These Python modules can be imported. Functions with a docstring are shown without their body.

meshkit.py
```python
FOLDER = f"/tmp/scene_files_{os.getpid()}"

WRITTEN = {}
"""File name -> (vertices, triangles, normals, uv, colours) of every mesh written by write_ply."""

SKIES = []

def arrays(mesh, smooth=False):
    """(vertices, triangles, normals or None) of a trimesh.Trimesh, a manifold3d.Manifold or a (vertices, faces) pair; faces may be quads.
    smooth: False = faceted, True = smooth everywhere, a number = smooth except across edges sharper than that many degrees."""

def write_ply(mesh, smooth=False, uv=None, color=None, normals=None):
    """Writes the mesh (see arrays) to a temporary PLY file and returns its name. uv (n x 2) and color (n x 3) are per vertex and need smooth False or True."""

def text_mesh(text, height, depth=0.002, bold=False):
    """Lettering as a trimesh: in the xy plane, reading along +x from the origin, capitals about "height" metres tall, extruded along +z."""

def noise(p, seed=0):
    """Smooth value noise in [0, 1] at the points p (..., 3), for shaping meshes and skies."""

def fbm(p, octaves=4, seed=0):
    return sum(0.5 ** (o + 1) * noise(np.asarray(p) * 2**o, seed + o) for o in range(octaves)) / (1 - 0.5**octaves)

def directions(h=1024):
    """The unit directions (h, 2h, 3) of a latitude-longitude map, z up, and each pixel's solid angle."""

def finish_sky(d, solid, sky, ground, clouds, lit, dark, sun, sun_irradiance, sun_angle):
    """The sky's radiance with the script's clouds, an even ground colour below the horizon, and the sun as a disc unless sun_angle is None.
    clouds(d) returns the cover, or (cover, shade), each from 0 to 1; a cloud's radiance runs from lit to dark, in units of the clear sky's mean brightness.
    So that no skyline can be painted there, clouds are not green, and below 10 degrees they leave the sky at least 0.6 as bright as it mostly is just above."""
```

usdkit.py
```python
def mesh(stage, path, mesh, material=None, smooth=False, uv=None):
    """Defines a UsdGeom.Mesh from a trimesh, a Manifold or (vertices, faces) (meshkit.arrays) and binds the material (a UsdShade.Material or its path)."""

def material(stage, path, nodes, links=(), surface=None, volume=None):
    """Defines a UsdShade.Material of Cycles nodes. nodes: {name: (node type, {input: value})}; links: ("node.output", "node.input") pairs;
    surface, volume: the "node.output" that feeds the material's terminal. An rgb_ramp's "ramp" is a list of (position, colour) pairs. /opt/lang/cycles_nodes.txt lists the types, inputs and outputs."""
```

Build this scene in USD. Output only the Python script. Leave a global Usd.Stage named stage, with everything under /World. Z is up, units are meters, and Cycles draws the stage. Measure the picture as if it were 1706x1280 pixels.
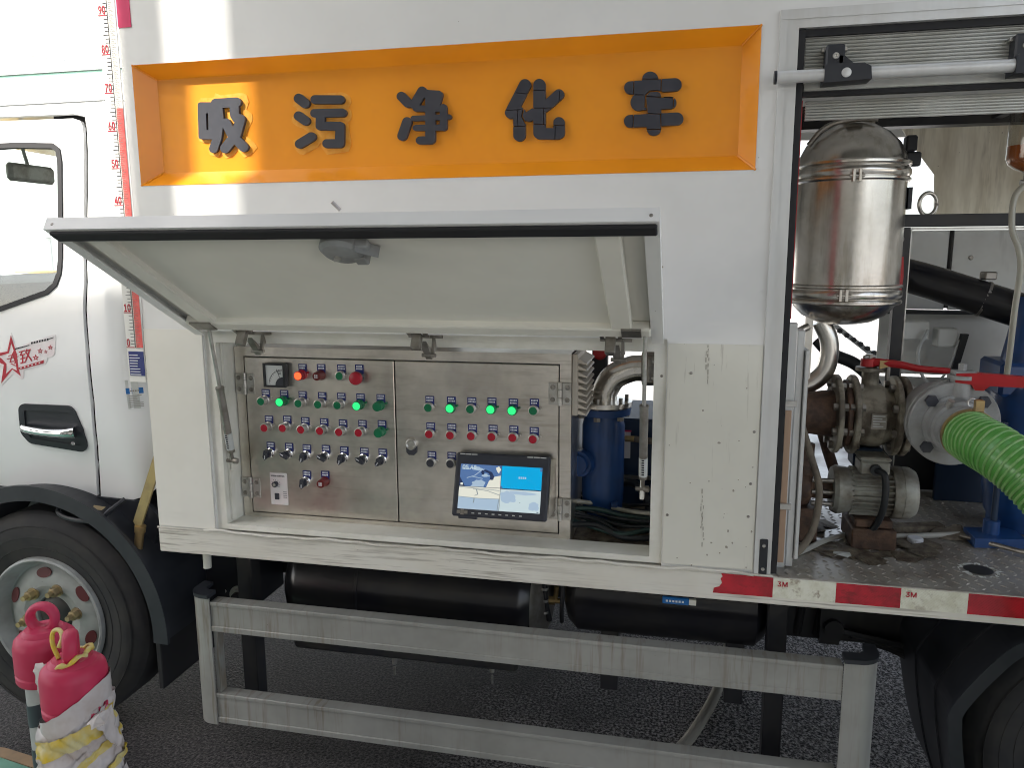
import math, random
import numpy as np, trimesh, usdkit, meshkit
from pxr import Usd, UsdGeom, UsdLux, UsdShade, Gf, Sdf
from shapely.geometry import Polygon, LineString, MultiPolygon, Point, box as sbox
from shapely.ops import unary_union
from shapely import affinity

rng = random.Random(7)
stage = Usd.Stage.CreateInMemory()
UsdGeom.SetStageUpAxis(stage, UsdGeom.Tokens.z)
UsdGeom.SetStageMetersPerUnit(stage, 1.0)
world = UsdGeom.Xform.Define(stage, '/World')
UsdGeom.Scope.Define(stage, '/World/Looks')

# ------------------------------------------------------------------ camera
FPX, YAW, PITCH, ROLL = 1300.0, 0.21842, 0.16566, -0.00477
CAM = np.array([0.0, -2.07, 1.62])
EXPOSURE = 1.32
_cy, _sy = math.cos(YAW), math.sin(YAW)
FWD = np.array([-_sy * math.cos(PITCH), _cy * math.cos(PITCH), -math.sin(PITCH)])
_r = np.array([_cy, _sy, 0.0]); _u = np.cross(_r, FWD)
RGT = _r * math.cos(ROLL) + _u * math.sin(ROLL); UPV = np.cross(RGT, FWD)
cam = UsdGeom.Camera.Define(stage, '/World/camera')
cam.AddTransformOp().Set(Gf.Matrix4d(*RGT, 0, *UPV, 0, *(-FWD), 0, *CAM, 1))
cam.CreateHorizontalApertureAttr(36.0); cam.CreateVerticalApertureAttr(36.0 * 769 / 1024)
cam.CreateFocalLengthAttr(36.0 * FPX / 1706); cam.CreateClippingRangeAttr(Gf.Vec2f(0.05, 500))
cam.CreateExposureAttr(EXPOSURE)

# ------------------------------------------------------------------ sky and sun
SUN_EL, SUN_AZ = math.radians(40), math.radians(-143.13)      # azimuth from +y towards +x
SUN_DIR = np.array([math.sin(SUN_AZ) * math.cos(SUN_EL), math.cos(SUN_AZ) * math.cos(SUN_EL), math.sin(SUN_EL)])
usdkit.material(stage, '/World/Looks/sky_look', {
    'sky': ('sky_texture', {'sky_type': 'single_scattering', 'sun_disc': False, 'sun_elevation': SUN_EL, 'sun_rotation': SUN_AZ, 'aerosol_density': 3.0}),
    'hs': ('hsv', {'saturation': 0.45}), 'bg': ('background_shader', {'strength': 0.15})},
    [('sky.color', 'hs.color'), ('hs.color', 'bg.color')], surface='bg.background')
dome = UsdLux.DomeLight.Define(stage, '/World/sky')
UsdShade.MaterialBindingAPI.Apply(dome.GetPrim()).Bind(UsdShade.Material.Get(stage, '/World/Looks/sky_look'))
dome.GetPrim().SetCustomDataByKey('kind', 'structure')
sun = UsdLux.DistantLight.Define(stage, '/World/sun')
sun.CreateIntensityAttr(0.8); sun.CreateAngleAttr(1.0); sun.CreateNormalizeAttr(True); sun.CreateColorAttr(Gf.Vec3f(1.0, 0.95, 0.87))
zax = Gf.Vec3d(*SUN_DIR); xax = Gf.Cross(Gf.Vec3d(0, 0, 1), zax).GetNormalized(); yax = Gf.Cross(zax, xax)
sun.AddTransformOp().Set(Gf.Matrix4d(*xax, 0, *yax, 0, *zax, 0, 0, 0, 10, 1))


def at(px, py, y=None, z=None, x=None):
    """The point on the plane y = const (or z, or x) that lies on the sight line through a point of the photograph."""
    d = FWD + RGT * (px - 853) / FPX - UPV * (py - 640) / FPX
    t = (y - CAM[1]) / d[1] if y is not None else (z - CAM[2]) / d[2] if z is not None else (x - CAM[0]) / d[0]
    return CAM + t * d


# ------------------------------------------------------------------ materials
MATS = {}
def mat(name, col, rough=0.5, metal=0.0, col2=None, nscale=3.0, nlo=0.4, nhi=0.65, bump=0.0, bscale=60.0, stretch=(1, 1, 1), streak=None, spots=None, coat=0.0, emit=None, spec=0.5, trans=0.0, rvar=0.0, bdist=0.002, aniso=0.0, band=None, detail=5.0):
    n = {'geo': ('geometry', {}), 'p': ('principled_bsdf', {'base_color': col, 'roughness': rough, 'metallic': metal, 'coat_weight': coat, 'coat_roughness': 0.08, 'specular_ior_level': spec, 'transmission_weight': trans})}
    L = []
    src = None
    n['map'] = ('mapping', {'scale': stretch}); L.append(('geo.position', 'map.vector'))
    if col2 is not None:
        n['n1'] = ('noise_texture', {'scale': nscale, 'detail': detail, 'roughness': 0.6}); L.append(('map.vector', 'n1.vector'))
        n['m1'] = ('map_range', {'from_min': nlo, 'from_max': nhi, 'clamp': True}); L.append(('n1.fac', 'm1.value'))
        n['x1'] = ('mix_color', {'a': col, 'b': col2}); L += [('m1.result', 'x1.fac')]
        src = 'x1.result'
    def over(tag, fac, c):
        nonlocal src
        n[tag] = ('mix_color', {'a': col, 'b': c}); L.append((fac, tag + '.fac'))
        if src: L.append((src, tag + '.a'))
        src = tag + '.result'
    if band is not None:      # dirt that gathers between two heights: (z at which it is full, z at which it ends, colour, amount)
        z1, z0, c, amt = band
        n['sz'] = ('separate_xyz', {}); n['bz'] = ('map_range', {'from_min': z0, 'from_max': z1, 'to_min': 0.0, 'to_max': amt, 'clamp': True})
        n['bn'] = ('noise_texture', {'scale': 9.0, 'detail': 6.0, 'roughness': 0.7}); n['bm'] = ('map_range', {'from_min': 0.38, 'from_max': 0.62, 'clamp': True}); n['bx'] = ('math', {'math_type': 'multiply'})
        L += [('geo.position', 'sz.vector'), ('sz.z', 'bz.value'), ('geo.position', 'bn.vector'), ('bn.fac', 'bm.value'), ('bz.result', 'bx.value1'), ('bm.result', 'bx.value2')]
        over('xb', 'bx.value', c)
    if streak is not None:    # (colour, stretch, scale, lo, hi, amount)
        c, st, sc, lo, hi, amt = streak
        n['sm'] = ('mapping', {'scale': st}); n['sn'] = ('noise_texture', {'scale': sc, 'detail': 4.0, 'roughness': 0.65}); n['sr'] = ('map_range', {'from_min': lo, 'from_max': hi, 'to_min': 0.0, 'to_max': amt, 'clamp': True})
        n['sn2'] = ('noise_texture', {'scale': 1.7, 'detail': 3.0}); n['sr2'] = ('map_range', {'from_min': 0.42, 'from_max': 0.6, 'clamp': True}); n['sx'] = ('math', {'math_type': 'multiply'})
        L += [('geo.position', 'sm.vector'), ('sm.vector', 'sn.vector'), ('sn.fac', 'sr.value'), ('geo.position', 'sn2.vector'), ('sn2.fac', 'sr2.value'), ('sr.result', 'sx.value1'), ('sr2.result', 'sx.value2')]
        over('xs', 'sx.value', c)
    if spots is not None:     # (colour, scale, radius, cover)
        c, sc, rad, cover = spots
        n['v'] = ('voronoi_texture', {'scale': sc}); n['vn'] = ('noise_texture', {'scale': sc * 0.17, 'detail': 2.0}); n['vj'] = ('noise_texture', {'scale': sc * 3.0, 'detail': 2.0})
        n['vr'] = ('map_range', {'from_min': rad, 'from_max': rad * 0.6, 'clamp': True}); n['vc'] = ('map_range', {'from_min': 1 - cover, 'from_max': 1 - cover + 0.06, 'clamp': True}); n['vx'] = ('math', {'math_type': 'multiply'})
        n['va'] = ('math', {'math_type': 'multiply_add', 'value2': rad * 1.4}); 
        L += [('geo.position', 'v.vector'), ('geo.position', 'vn.vector'), ('geo.position', 'vj.vector'), ('vj.fac', 'va.value1'), ('v.distance', 'va.value3'), ('va.value', 'vr.value'), ('vn.fac', 'vc.value'), ('vr.result', 'vx.value1'), ('vc.result', 'vx.value2')]
        over('xv', 'vx.value', c)
    if src: L.append((src, 'p.base_color'))
    if bump:
        n['bn2'] = ('noise_texture', {'scale': bscale, 'detail': 4.0, 'roughness': 0.6}); n['bp'] = ('bump', {'strength': bump, 'distance': bdist}); L += [('map.vector', 'bn2.vector'), ('bn2.fac', 'bp.height'), ('bp.normal', 'p.normal')]
    if rvar:
        n['rn'] = ('noise_texture', {'scale': 5.0, 'detail': 5.0}); n['rr'] = ('map_range', {'from_min': 0.3, 'from_max': 0.7, 'to_min': max(0.02, rough - rvar), 'to_max': min(1, rough + rvar)}); L += [('map.vector', 'rn.vector'), ('rn.fac', 'rr.value'), ('rr.result', 'p.roughness')]
    if emit is not None:
        n['p'][1]['emission_color'] = emit[0]; n['p'][1]['emission_strength'] = emit[1]
    MATS[name] = usdkit.material(stage, '/World/Looks/' + name, n, L, surface='p.BSDF')
    return MATS[name]

DIRT = (0.16, 0.13, 0.09)
mat('body_paint', (0.78, 0.78, 0.76), 0.28, coat=0.25, col2=(0.73, 0.73, 0.705), nscale=2.0, band=(0.72, 1.25, (0.52, 0.49, 0.42), 0.35), spots=((0.20, 0.17, 0.13), 26, 0.13, 0.44), bump=0.12, bscale=14, bdist=0.0015)
mat('sill_paint', (0.74, 0.72, 0.65), 0.42, col2=(0.70, 0.67, 0.59), nscale=6, streak=((0.20, 0.17, 0.13), (1.5, 6, 40), 3.0, 0.50, 0.62, 0.75), spots=((0.16, 0.13, 0.1), 40, 0.16, 0.5), bump=0.2, bscale=50)
mat('panel_paint', (0.73, 0.72, 0.64), 0.36, coat=0.15, col2=(0.69, 0.675, 0.595), nscale=3.0, spots=((0.14, 0.12, 0.09), 42, 0.17, 0.56), streak=((0.30, 0.27, 0.21), (30, 30, 2.2), 3.0, 0.62, 0.70, 0.5), bump=0.12, bscale=14, bdist=0.0015)
mat('cream_paint', (0.80, 0.785, 0.72), 0.34, coat=0.2, col2=(0.74, 0.72, 0.645), nscale=2.0, bump=0.12, bscale=14, bdist=0.0015)
mat('cab_paint', (0.82, 0.83, 0.83), 0.20, coat=0.6, col2=(0.79, 0.80, 0.79), nscale=1.5)
mat('flap_inside', (0.80, 0.78, 0.70), 0.42, col2=(0.76, 0.74, 0.66), nscale=4, spots=((0.25, 0.22, 0.18), 18, 0.08, 0.40))
mat('frame_paint', (0.78, 0.77, 0.71), 0.4, col2=(0.69, 0.68, 0.60), nscale=9, spots=((0.22, 0.19, 0.15), 60, 0.2, 0.45))
mat('orange_paint', (0.86, 0.32, 0.012), 0.32, coat=0.25, col2=(0.80, 0.285, 0.010), nscale=3, bump=0.1, bscale=10)
mat('letter_black', (0.030, 0.033, 0.045), 0.42, col2=(0.045, 0.047, 0.058), nscale=12)
mat('glue_residue', (0.86, 0.40, 0.06), 0.35, col2=(0.82, 0.32, 0.02), nscale=60, bump=0.4, bscale=120)
mat('black_rubber', (0.010, 0.010, 0.012), 0.6)
mat('tyre_rubber', (0.014, 0.014, 0.016), 0.75, col2=(0.030, 0.028, 0.026), nscale=9, bump=0.2, bscale=120)
mat('black_plastic', (0.012, 0.014, 0.019), 0.45, col2=(0.024, 0.026, 0.031), nscale=5, bump=0.1, bscale=200)
mat('chassis_black', (0.012, 0.013, 0.017), 0.45, col2=(0.03, 0.028, 0.025), nscale=6)
mat('tank_black', (0.010, 0.010, 0.013), 0.22, col2=(0.02, 0.019, 0.018), nscale=5)
mat('steel_brushed', (0.80, 0.755, 0.69), 0.30, 1.0, col2=(0.68, 0.635, 0.565), nscale=3.0, stretch=(1, 1, 1), streak=((0.33, 0.29, 0.23), (1.5, 3, 14), 3.5, 0.5, 0.68, 0.5), bump=0.10, bscale=30, rvar=0.06)
mat('steel_polished', (0.76, 0.73, 0.68), 0.23, 1.0, col2=(0.64, 0.61, 0.55), nscale=6, streak=((0.40, 0.35, 0.27), (12, 12, 1.6), 3.0, 0.5, 0.68, 0.6), rvar=0.07, bump=0.05, bscale=40)
mat('steel_stained', (0.82, 0.77, 0.64), 0.42, 0.2, col2=(0.58, 0.52, 0.39), nscale=4, stretch=(3, 3, 0.7), streak=((0.24, 0.19, 0.12), (16, 16, 1.6), 3.0, 0.46, 0.60, 0.8), spots=((0.06, 0.05, 0.04), 40, 0.24, 0.6))
mat('zinc', (0.60, 0.59, 0.56), 0.35, 0.9, col2=(0.42, 0.40, 0.36), nscale=30)
mat('dull_steel', (0.36, 0.34, 0.31), 0.42, 0.9, col2=(0.24, 0.22, 0.19), nscale=20)
mat('chrome', (0.85, 0.85, 0.86), 0.06, 1.0)
mat('cast_grey', (0.33, 0.34, 0.34), 0.5, 0.2, col2=(0.26, 0.26, 0.25), nscale=14, bump=0.15, bscale=150)
mat('cast_dirty', (0.36, 0.33, 0.26), 0.55, 0.2, col2=(0.12, 0.10, 0.075), nscale=12, nlo=0.45, nhi=0.6, bump=0.35, bscale=90)
mat('rust_mud', (0.06, 0.035, 0.025), 0.65, col2=(0.14, 0.08, 0.05), nscale=25, bump=0.6, bscale=60, bdist=0.006)
mat('guard_aluminium', (0.37, 0.37, 0.345), 0.40, 0.2, col2=(0.30, 0.30, 0.275), nscale=5, streak=((0.15, 0.095, 0.04), (20, 3, 1.2), 3.0, 0.51, 0.66, 0.6), spots=((0.10, 0.07, 0.04), 60, 0.2, 0.47), rvar=0.1)
mat('shutter_aluminium', (0.56, 0.57, 0.54), 0.35, 0.45, col2=(0.45, 0.45, 0.41), nscale=6, spots=((0.2, 0.18, 0.14), 70, 0.2, 0.45))
mat('frame_aluminium', (0.68, 0.69, 0.68), 0.35, 0.4, col2=(0.63, 0.63, 0.61), nscale=4, stretch=(6, 6, 1))
mat('red_tape', (0.55, 0.012, 0.03), 0.25, coat=0.4, col2=(0.35, 0.008, 0.02), nscale=18, streak=((0.12, 0.01, 0.01), (6, 6, 14), 4, 0.55, 0.65, 0.6))
mat('white_tape', (0.85, 0.85, 0.74), 0.25, 0.1, col2=(0.72, 0.71, 0.58), nscale=40, streak=((0.22, 0.15, 0.08), (12, 12, 12), 3, 0.55, 0.68, 0.7))
mat('red_enamel', (0.42, 0.012, 0.018), 0.35, col2=(0.38, 0.012, 0.012), nscale=20)
mat('red_print', (0.42, 0.012, 0.03), 0.5)
mat('pink_red_print', (0.62, 0.03, 0.12), 0.45)
mat('ruler_white', (0.78, 0.77, 0.72), 0.5)
mat('ruler_red', (0.72, 0.10, 0.09), 0.5, col2=(0.78, 0.16, 0.14), nscale=60)
mat('ink_black', (0.02, 0.02, 0.025), 0.6)
mat('sticker_white', (0.74, 0.72, 0.72), 0.4, col2=(0.75, 0.66, 0.67), nscale=20)
mat('paper_grey', (0.58, 0.60, 0.58), 0.5, col2=(0.50, 0.52, 0.50), nscale=40)
mat('blue_label', (0.020, 0.030, 0.16), 0.4)
mat('bright_blue', (0.01, 0.14, 0.42), 0.35)
mat('label_white', (0.72, 0.74, 0.78), 0.5)
mat('pump_blue', (0.008, 0.055, 0.20), 0.38, col2=(0.010, 0.04, 0.13), nscale=9, coat=0.2, spots=((0.03, 0.025, 0.02), 40, 0.2, 0.45))
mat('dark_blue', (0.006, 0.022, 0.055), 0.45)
mat('green_hose', (0.085, 0.30, 0.05), 0.34, col2=(0.06, 0.23, 0.035), nscale=12, coat=0.3)
mat('hose_rib', (0.22, 0.40, 0.14), 0.34, col2=(0.11, 0.32, 0.07), nscale=20, coat=0.3)
mat('grey_hose', (0.42, 0.41, 0.37), 0.5)
mat('cap_green', (0.006, 0.17, 0.07), 0.3)
mat('cap_green_lit', (0.02, 0.5, 0.15), 0.3, emit=((0.03, 1.0, 0.22), 0.41))
mat('cap_red', (0.42, 0.012, 0.03), 0.3)
mat('cap_red_lit', (0.8, 0.1, 0.03), 0.3, emit=((1.0, 0.11, 0.03), 0.61))
mat('buzzer_red', (0.13, 0.012, 0.012), 0.35)
mat('meter_face', (0.66, 0.68, 0.67), 0.4)
mat('screen_blue', (0.02, 0.05, 0.12), 0.3, emit=((0.09, 0.17, 0.36), 0.34))
mat('screen_pale', (0.1, 0.1, 0.12), 0.3, emit=((0.50, 0.68, 0.86), 0.27))
mat('screen_grey', (0.1, 0.1, 0.12), 0.3, emit=((0.30, 0.38, 0.40), 0.25))
mat('screen_dark', (0.01, 0.01, 0.02), 0.3, emit=((0.02, 0.04, 0.12), 0.28))
mat('screen_cyan', (0.0, 0.1, 0.2), 0.3, emit=((0.0, 0.45, 0.85), 0.30))
mat('screen_white', (0.1, 0.1, 0.1), 0.3, emit=((0.70, 0.86, 0.90), 0.29))
mat('screen_cream', (0.1, 0.1, 0.1), 0.3, emit=((0.95, 0.95, 0.82), 0.30))
mat('brass', (0.50, 0.36, 0.16), 0.45, 0.85, col2=(0.34, 0.24, 0.13), nscale=22)
mat('zinc_yellow', (0.46, 0.36, 0.16), 0.42, 0.5, col2=(0.26, 0.20, 0.12), nscale=10)
mat('post_pink', (0.52, 0.030, 0.085), 0.45, col2=(0.57, 0.055, 0.125), nscale=7, spec=0.4)
mat('film_white', (0.60, 0.555, 0.55), 0.3, col2=(0.50, 0.43, 0.40), nscale=14, coat=0.2, bump=0.3, bscale=40)
mat('film_yellow', (0.66, 0.47, 0.04), 0.35, col2=(0.62, 0.55, 0.28), nscale=18)
mat('reflect_white', (0.45, 0.46, 0.45), 0.5, col2=(0.38, 0.39, 0.38), nscale=25)
mat('reflect_black', (0.03, 0.035, 0.045), 0.4)
mat('rim_grey', (0.34, 0.355, 0.345), 0.45, col2=(0.24, 0.245, 0.23), nscale=7, spots=((0.1, 0.08, 0.06), 50, 0.2, 0.45))
mat('rim_hole_red', (0.10, 0.012, 0.015), 0.6)
mat('painted_plate', (0.72, 0.73, 0.70), 0.5, 0.1, col2=(0.60, 0.60, 0.57), nscale=5, streak=((0.12, 0.10, 0.08), (12, 12, 2), 3, 0.52, 0.68, 0.5))
mat('white_plate', (0.74, 0.74, 0.76), 0.5, col2=(0.62, 0.62, 0.63), nscale=8)
mat('chip_grey', (0.34, 0.31, 0.26), 0.7)
mat('floor_plate', (0.46, 0.44, 0.40), 0.30, 0.3, col2=(0.25, 0.22, 0.19), nscale=5, nlo=0.42, nhi=0.6, bump=0.3, bscale=70, rvar=0.2, streak=((0.30, 0.27, 0.20), (4, 4, 4), 3, 0.52, 0.66, 0.5))
mat('mud', (0.07, 0.05, 0.035), 0.7, col2=(0.20, 0.17, 0.12), nscale=30, bump=0.8, bscale=50, bdist=0.01)
mat('rag_cloth', (0.20, 0.17, 0.13), 0.85, col2=(0.11, 0.09, 0.07), nscale=25, bump=0.4, bscale=90)
mat('orange_liquid', (0.46, 0.14, 0.03), 0.25, col2=(0.40, 0.11, 0.02), nscale=6)
mat('cable_black', (0.012, 0.015, 0.018), 0.4)
mat('cable_green', (0.02, 0.05, 0.045), 0.42)
mat('clear_tube', (0.42, 0.41, 0.34), 0.25, coat=0.4)
mat('motor_grey', (0.36, 0.36, 0.32), 0.5, 0.35, col2=(0.18, 0.16, 0.13), nscale=16, bump=0.2, bscale=80)
mat('vent_beige', (0.52, 0.47, 0.40), 0.5)
mat('tan_plate', (0.50, 0.33, 0.22), 0.5)
mat('wall_white', (0.80, 0.81, 0.81), 0.7)
mat('fascia_green', (0.30, 0.52, 0.42), 0.6)
mat('wall_dark', (0.76, 0.72, 0.65), 0.8, col2=(0.70, 0.66, 0.58), nscale=2)
mat('paving_beige', (0.66, 0.62, 0.55), 0.8, col2=(0.58, 0.54, 0.47), nscale=4)
mat('ceiling_white', (0.42, 0.41, 0.39), 0.7)
mat('concrete', (0.46, 0.45, 0.43), 0.85, col2=(0.38, 0.37, 0.35), nscale=3, bump=0.3, bscale=40)
mat('green_floor_paint', (0.16, 0.36, 0.26), 0.6, col2=(0.12, 0.28, 0.2), nscale=8)
mat('brown_kerb_paint', (0.34, 0.22, 0.12), 0.7, col2=(0.24, 0.17, 0.1), nscale=12)
mat('cab_interior', (0.018, 0.02, 0.024), 0.6)
mat('basket_yellow', (0.55, 0.36, 0.08), 0.6, col2=(0.4, 0.25, 0.05), nscale=40)
mat('car_paint', (0.03, 0.035, 0.045), 0.2, coat=0.8)

def ground_look():
    n = {'g': ('geometry', {}),
         'a': ('noise_texture', {'scale': 105.0, 'detail': 3.0, 'roughness': 0.7}), 'ar': ('rgb_ramp', {'ramp': [(0.40, (0.008, 0.008, 0.010)), (0.46, (0.06, 0.057, 0.058)), (0.53, (0.22, 0.21, 0.21)), (0.62, (0.46, 0.44, 0.44))]}),
         'w': ('noise_texture', {'scale': 1.6, 'detail': 4.0, 'roughness': 0.6}), 'sx': ('separate_xyz', {}),
         'gx': ('map_range', {'from_min': -0.9, 'from_max': 0.25, 'to_min': -0.24, 'to_max': 0.24}), 'ws': ('math', {'math_type': 'add'}), 'wr': ('map_range', {'from_min': 0.38, 'from_max': 0.60, 'to_min': 1.0, 'to_max': 0.0, 'clamp': True}),
         'dk': ('mix_color', {'blend_type': 'multiply', 'b': (0.17, 0.155, 0.155)}),
         'ro': ('map_range', {'to_min': 0.9, 'to_max': 0.62}),
         'v': ('voronoi_texture', {'scale': 150.0}), 'bp': ('bump', {'strength': 0.5, 'distance': 0.005}),
         'p': ('principled_bsdf', {'specular_ior_level': 0.3})}
    L = [('g.position', 'a.vector'), ('g.position', 'w.vector'), ('g.position', 'v.vector'), ('g.position', 'sx.vector'), ('a.fac', 'ar.fac'), ('sx.x', 'gx.value'), ('gx.result', 'ws.value1'), ('w.fac', 'ws.value2'), ('ws.value', 'wr.value'),
         ('wr.result', 'dk.fac'), ('ar.color', 'dk.a'), ('dk.result', 'p.base_color'), ('wr.result', 'ro.value'), ('ro.result', 'p.roughness'), ('v.distance', 'bp.height'), ('bp.normal', 'p.normal')]
    MATS['asphalt'] = usdkit.material(stage, '/World/Looks/asphalt', n, L, surface='p.BSDF')
ground_look()
MATS['pane_glass'] = usdkit.material(stage, '/World/Looks/pane_glass', {'t': ('transparent_bsdf', {'color': (0.93, 0.96, 0.95)}), 'g': ('glossy_bsdf', {'color': (1, 1, 1), 'roughness': 0.02}), 'f': ('layer_weight', {}), 'q': ('math', {'math_type': 'power', 'value2': 4.0}), 'r': ('math', {'math_type': 'multiply_add', 'value2': 0.7, 'value3': 0.04}), 'm': ('mix_closure', {})},
    [('f.facing', 'q.value1'), ('q.value', 'r.value1'), ('r.value', 'm.fac'), ('t.BSDF', 'm.closure1'), ('g.BSDF', 'm.closure2')], surface='m.closure')
MATS['clear_plastic'] = usdkit.material(stage, '/World/Looks/clear_plastic', {'t': ('transparent_bsdf', {'color': (0.80, 0.78, 0.74)}), 'g': ('glossy_bsdf', {'color': (1, 1, 1), 'roughness': 0.08}), 'f': ('layer_weight', {}), 'q': ('math', {'math_type': 'power', 'value2': 3.0}), 'r': ('math', {'math_type': 'multiply_add', 'value2': 0.7, 'value3': 0.06}), 'm': ('mix_closure', {})},
    [('f.facing', 'q.value1'), ('q.value', 'r.value1'), ('r.value', 'm.fac'), ('t.BSDF', 'm.closure1'), ('g.BSDF', 'm.closure2')], surface='m.closure')

# ------------------------------------------------------------------ mesh helpers
def box(x0, x1, y0, y1, z0, z1, b=0.0):
    x0, x1 = min(x0, x1), max(x0, x1); y0, y1 = min(y0, y1), max(y0, y1); z0, z1 = min(z0, z1), max(z0, z1)
    if b <= 0:
        m = trimesh.creation.box((x1 - x0, y1 - y0, z1 - z0)); m.apply_translation(((x0 + x1) / 2, (y0 + y1) / 2, (z0 + z1) / 2)); return m
    pts = []
    for i in (0, 1):
        for j in (0, 1):
            for k in (0, 1):
                c = [(x0, x1)[i], (y0, y1)[j], (z0, z1)[k]]; s = [1 - 2 * i, 1 - 2 * j, 1 - 2 * k]
                for a in range(3):
                    p = list(c)
                    for q in range(3):
                        if q != a: p[q] += s[q] * b
                    pts.append(p)
    return trimesh.convex.convex_hull(np.array(pts))

def cat(*ms):
    ms = [m for m in ms if m is not None]
    return trimesh.util.concatenate(ms) if len(ms) > 1 else ms[0]

def frame_of(d):
    d = np.asarray(d, float); d = d / np.linalg.norm(d)
    a = np.array([0, 0, 1.0]) if abs(d[2]) < 0.9 else np.array([1.0, 0, 0])
    u = np.cross(d, a); u /= np.linalg.norm(u); return u, np.cross(d, u), d

def tube(path, r, n=12, cap=True):
    path = np.asarray(path, float); N = len(path)
    r = np.full(N, r, float) if np.ndim(r) == 0 else np.asarray(r, float)
    tan = np.gradient(path, axis=0); tan /= np.maximum(np.linalg.norm(tan, axis=1, keepdims=True), 1e-9)
    u, v, _ = frame_of(tan[0]); rings = []
    for i in range(N):
        u = u - tan[i] * (u @ tan[i]); u /= np.linalg.norm(u); v = np.cross(tan[i], u)
        t = np.linspace(0, 2 * np.pi, n, endpoint=False)
        rings.append(path[i] + r[i] * (np.cos(t)[:, None] * u + np.sin(t)[:, None] * v))
    V = np.vstack(rings); F = []
    for i in range(N - 1):
        for k in range(n):
            a, b = i * n + k, i * n + (k + 1) % n
            F += [[a, b, b + n], [a, b + n, a + n]]
    if cap:
        V = np.vstack([V, path[0], path[-1]]); c0, c1 = len(V) - 2, len(V) - 1
        for k in range(n):
            F += [[c0, (k + 1) % n, k], [c1, (N - 1) * n + k, (N - 1) * n + (k + 1) % n]]
    return trimesh.Trimesh(V, F, process=False)

def lathe(origin, axis, prof, n=32):
    """prof: (distance along the axis, radius)"""
    u, v, d = frame_of(axis); o = np.asarray(origin, float)
    t = np.linspace(0, 2 * np.pi, n, endpoint=False); C = np.cos(t)[:, None] * u + np.sin(t)[:, None] * v
    V = np.vstack([o + d * h + max(r, 1e-5) * C for h, r in prof]); F = []
    for i in range(len(prof) - 1):
        for k in range(n):
            a, b = i * n + k, i * n + (k + 1) % n
            F += [[a, b, b + n], [a, b + n, a + n]]
    return trimesh.Trimesh(V, F, process=False)

def rod(p0, p1, r, n=14, r1=None):
    p0, p1 = np.asarray(p0, float), np.asarray(p1, float); L = np.linalg.norm(p1 - p0); r1 = r if r1 is None else r1
    return lathe(p0, p1 - p0, [(0, 0), (0, r), (L, r1), (L, 0)], n)

def polys(g):
    return [p for p in getattr(g, 'geoms', [g]) if isinstance(p, Polygon) and p.area > 1e-9]

def prism(g, y0, y1, to=None):
    """A polygon in (x, z) pushed from y0 back to y1; with to(a, b, depth) anywhere else."""
    out = []
    for p in polys(g):
        m = trimesh.creation.extrude_polygon(p, 1.0, engine='earcut'); v = m.vertices.copy()
        if to is None:
            m = trimesh.Trimesh(np.c_[v[:, 0], y1 + (y0 - y1) * v[:, 2], v[:, 1]], m.faces, process=False)
        else:
            m = trimesh.Trimesh(np.array([to(a, b, c) for a, b, c in v]), m.faces, process=False)
        m.fix_normals(); out.append(m)
    return cat(*out)

def hull(*pts):
    return trimesh.convex.convex_hull(np.array(pts, float))

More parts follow.
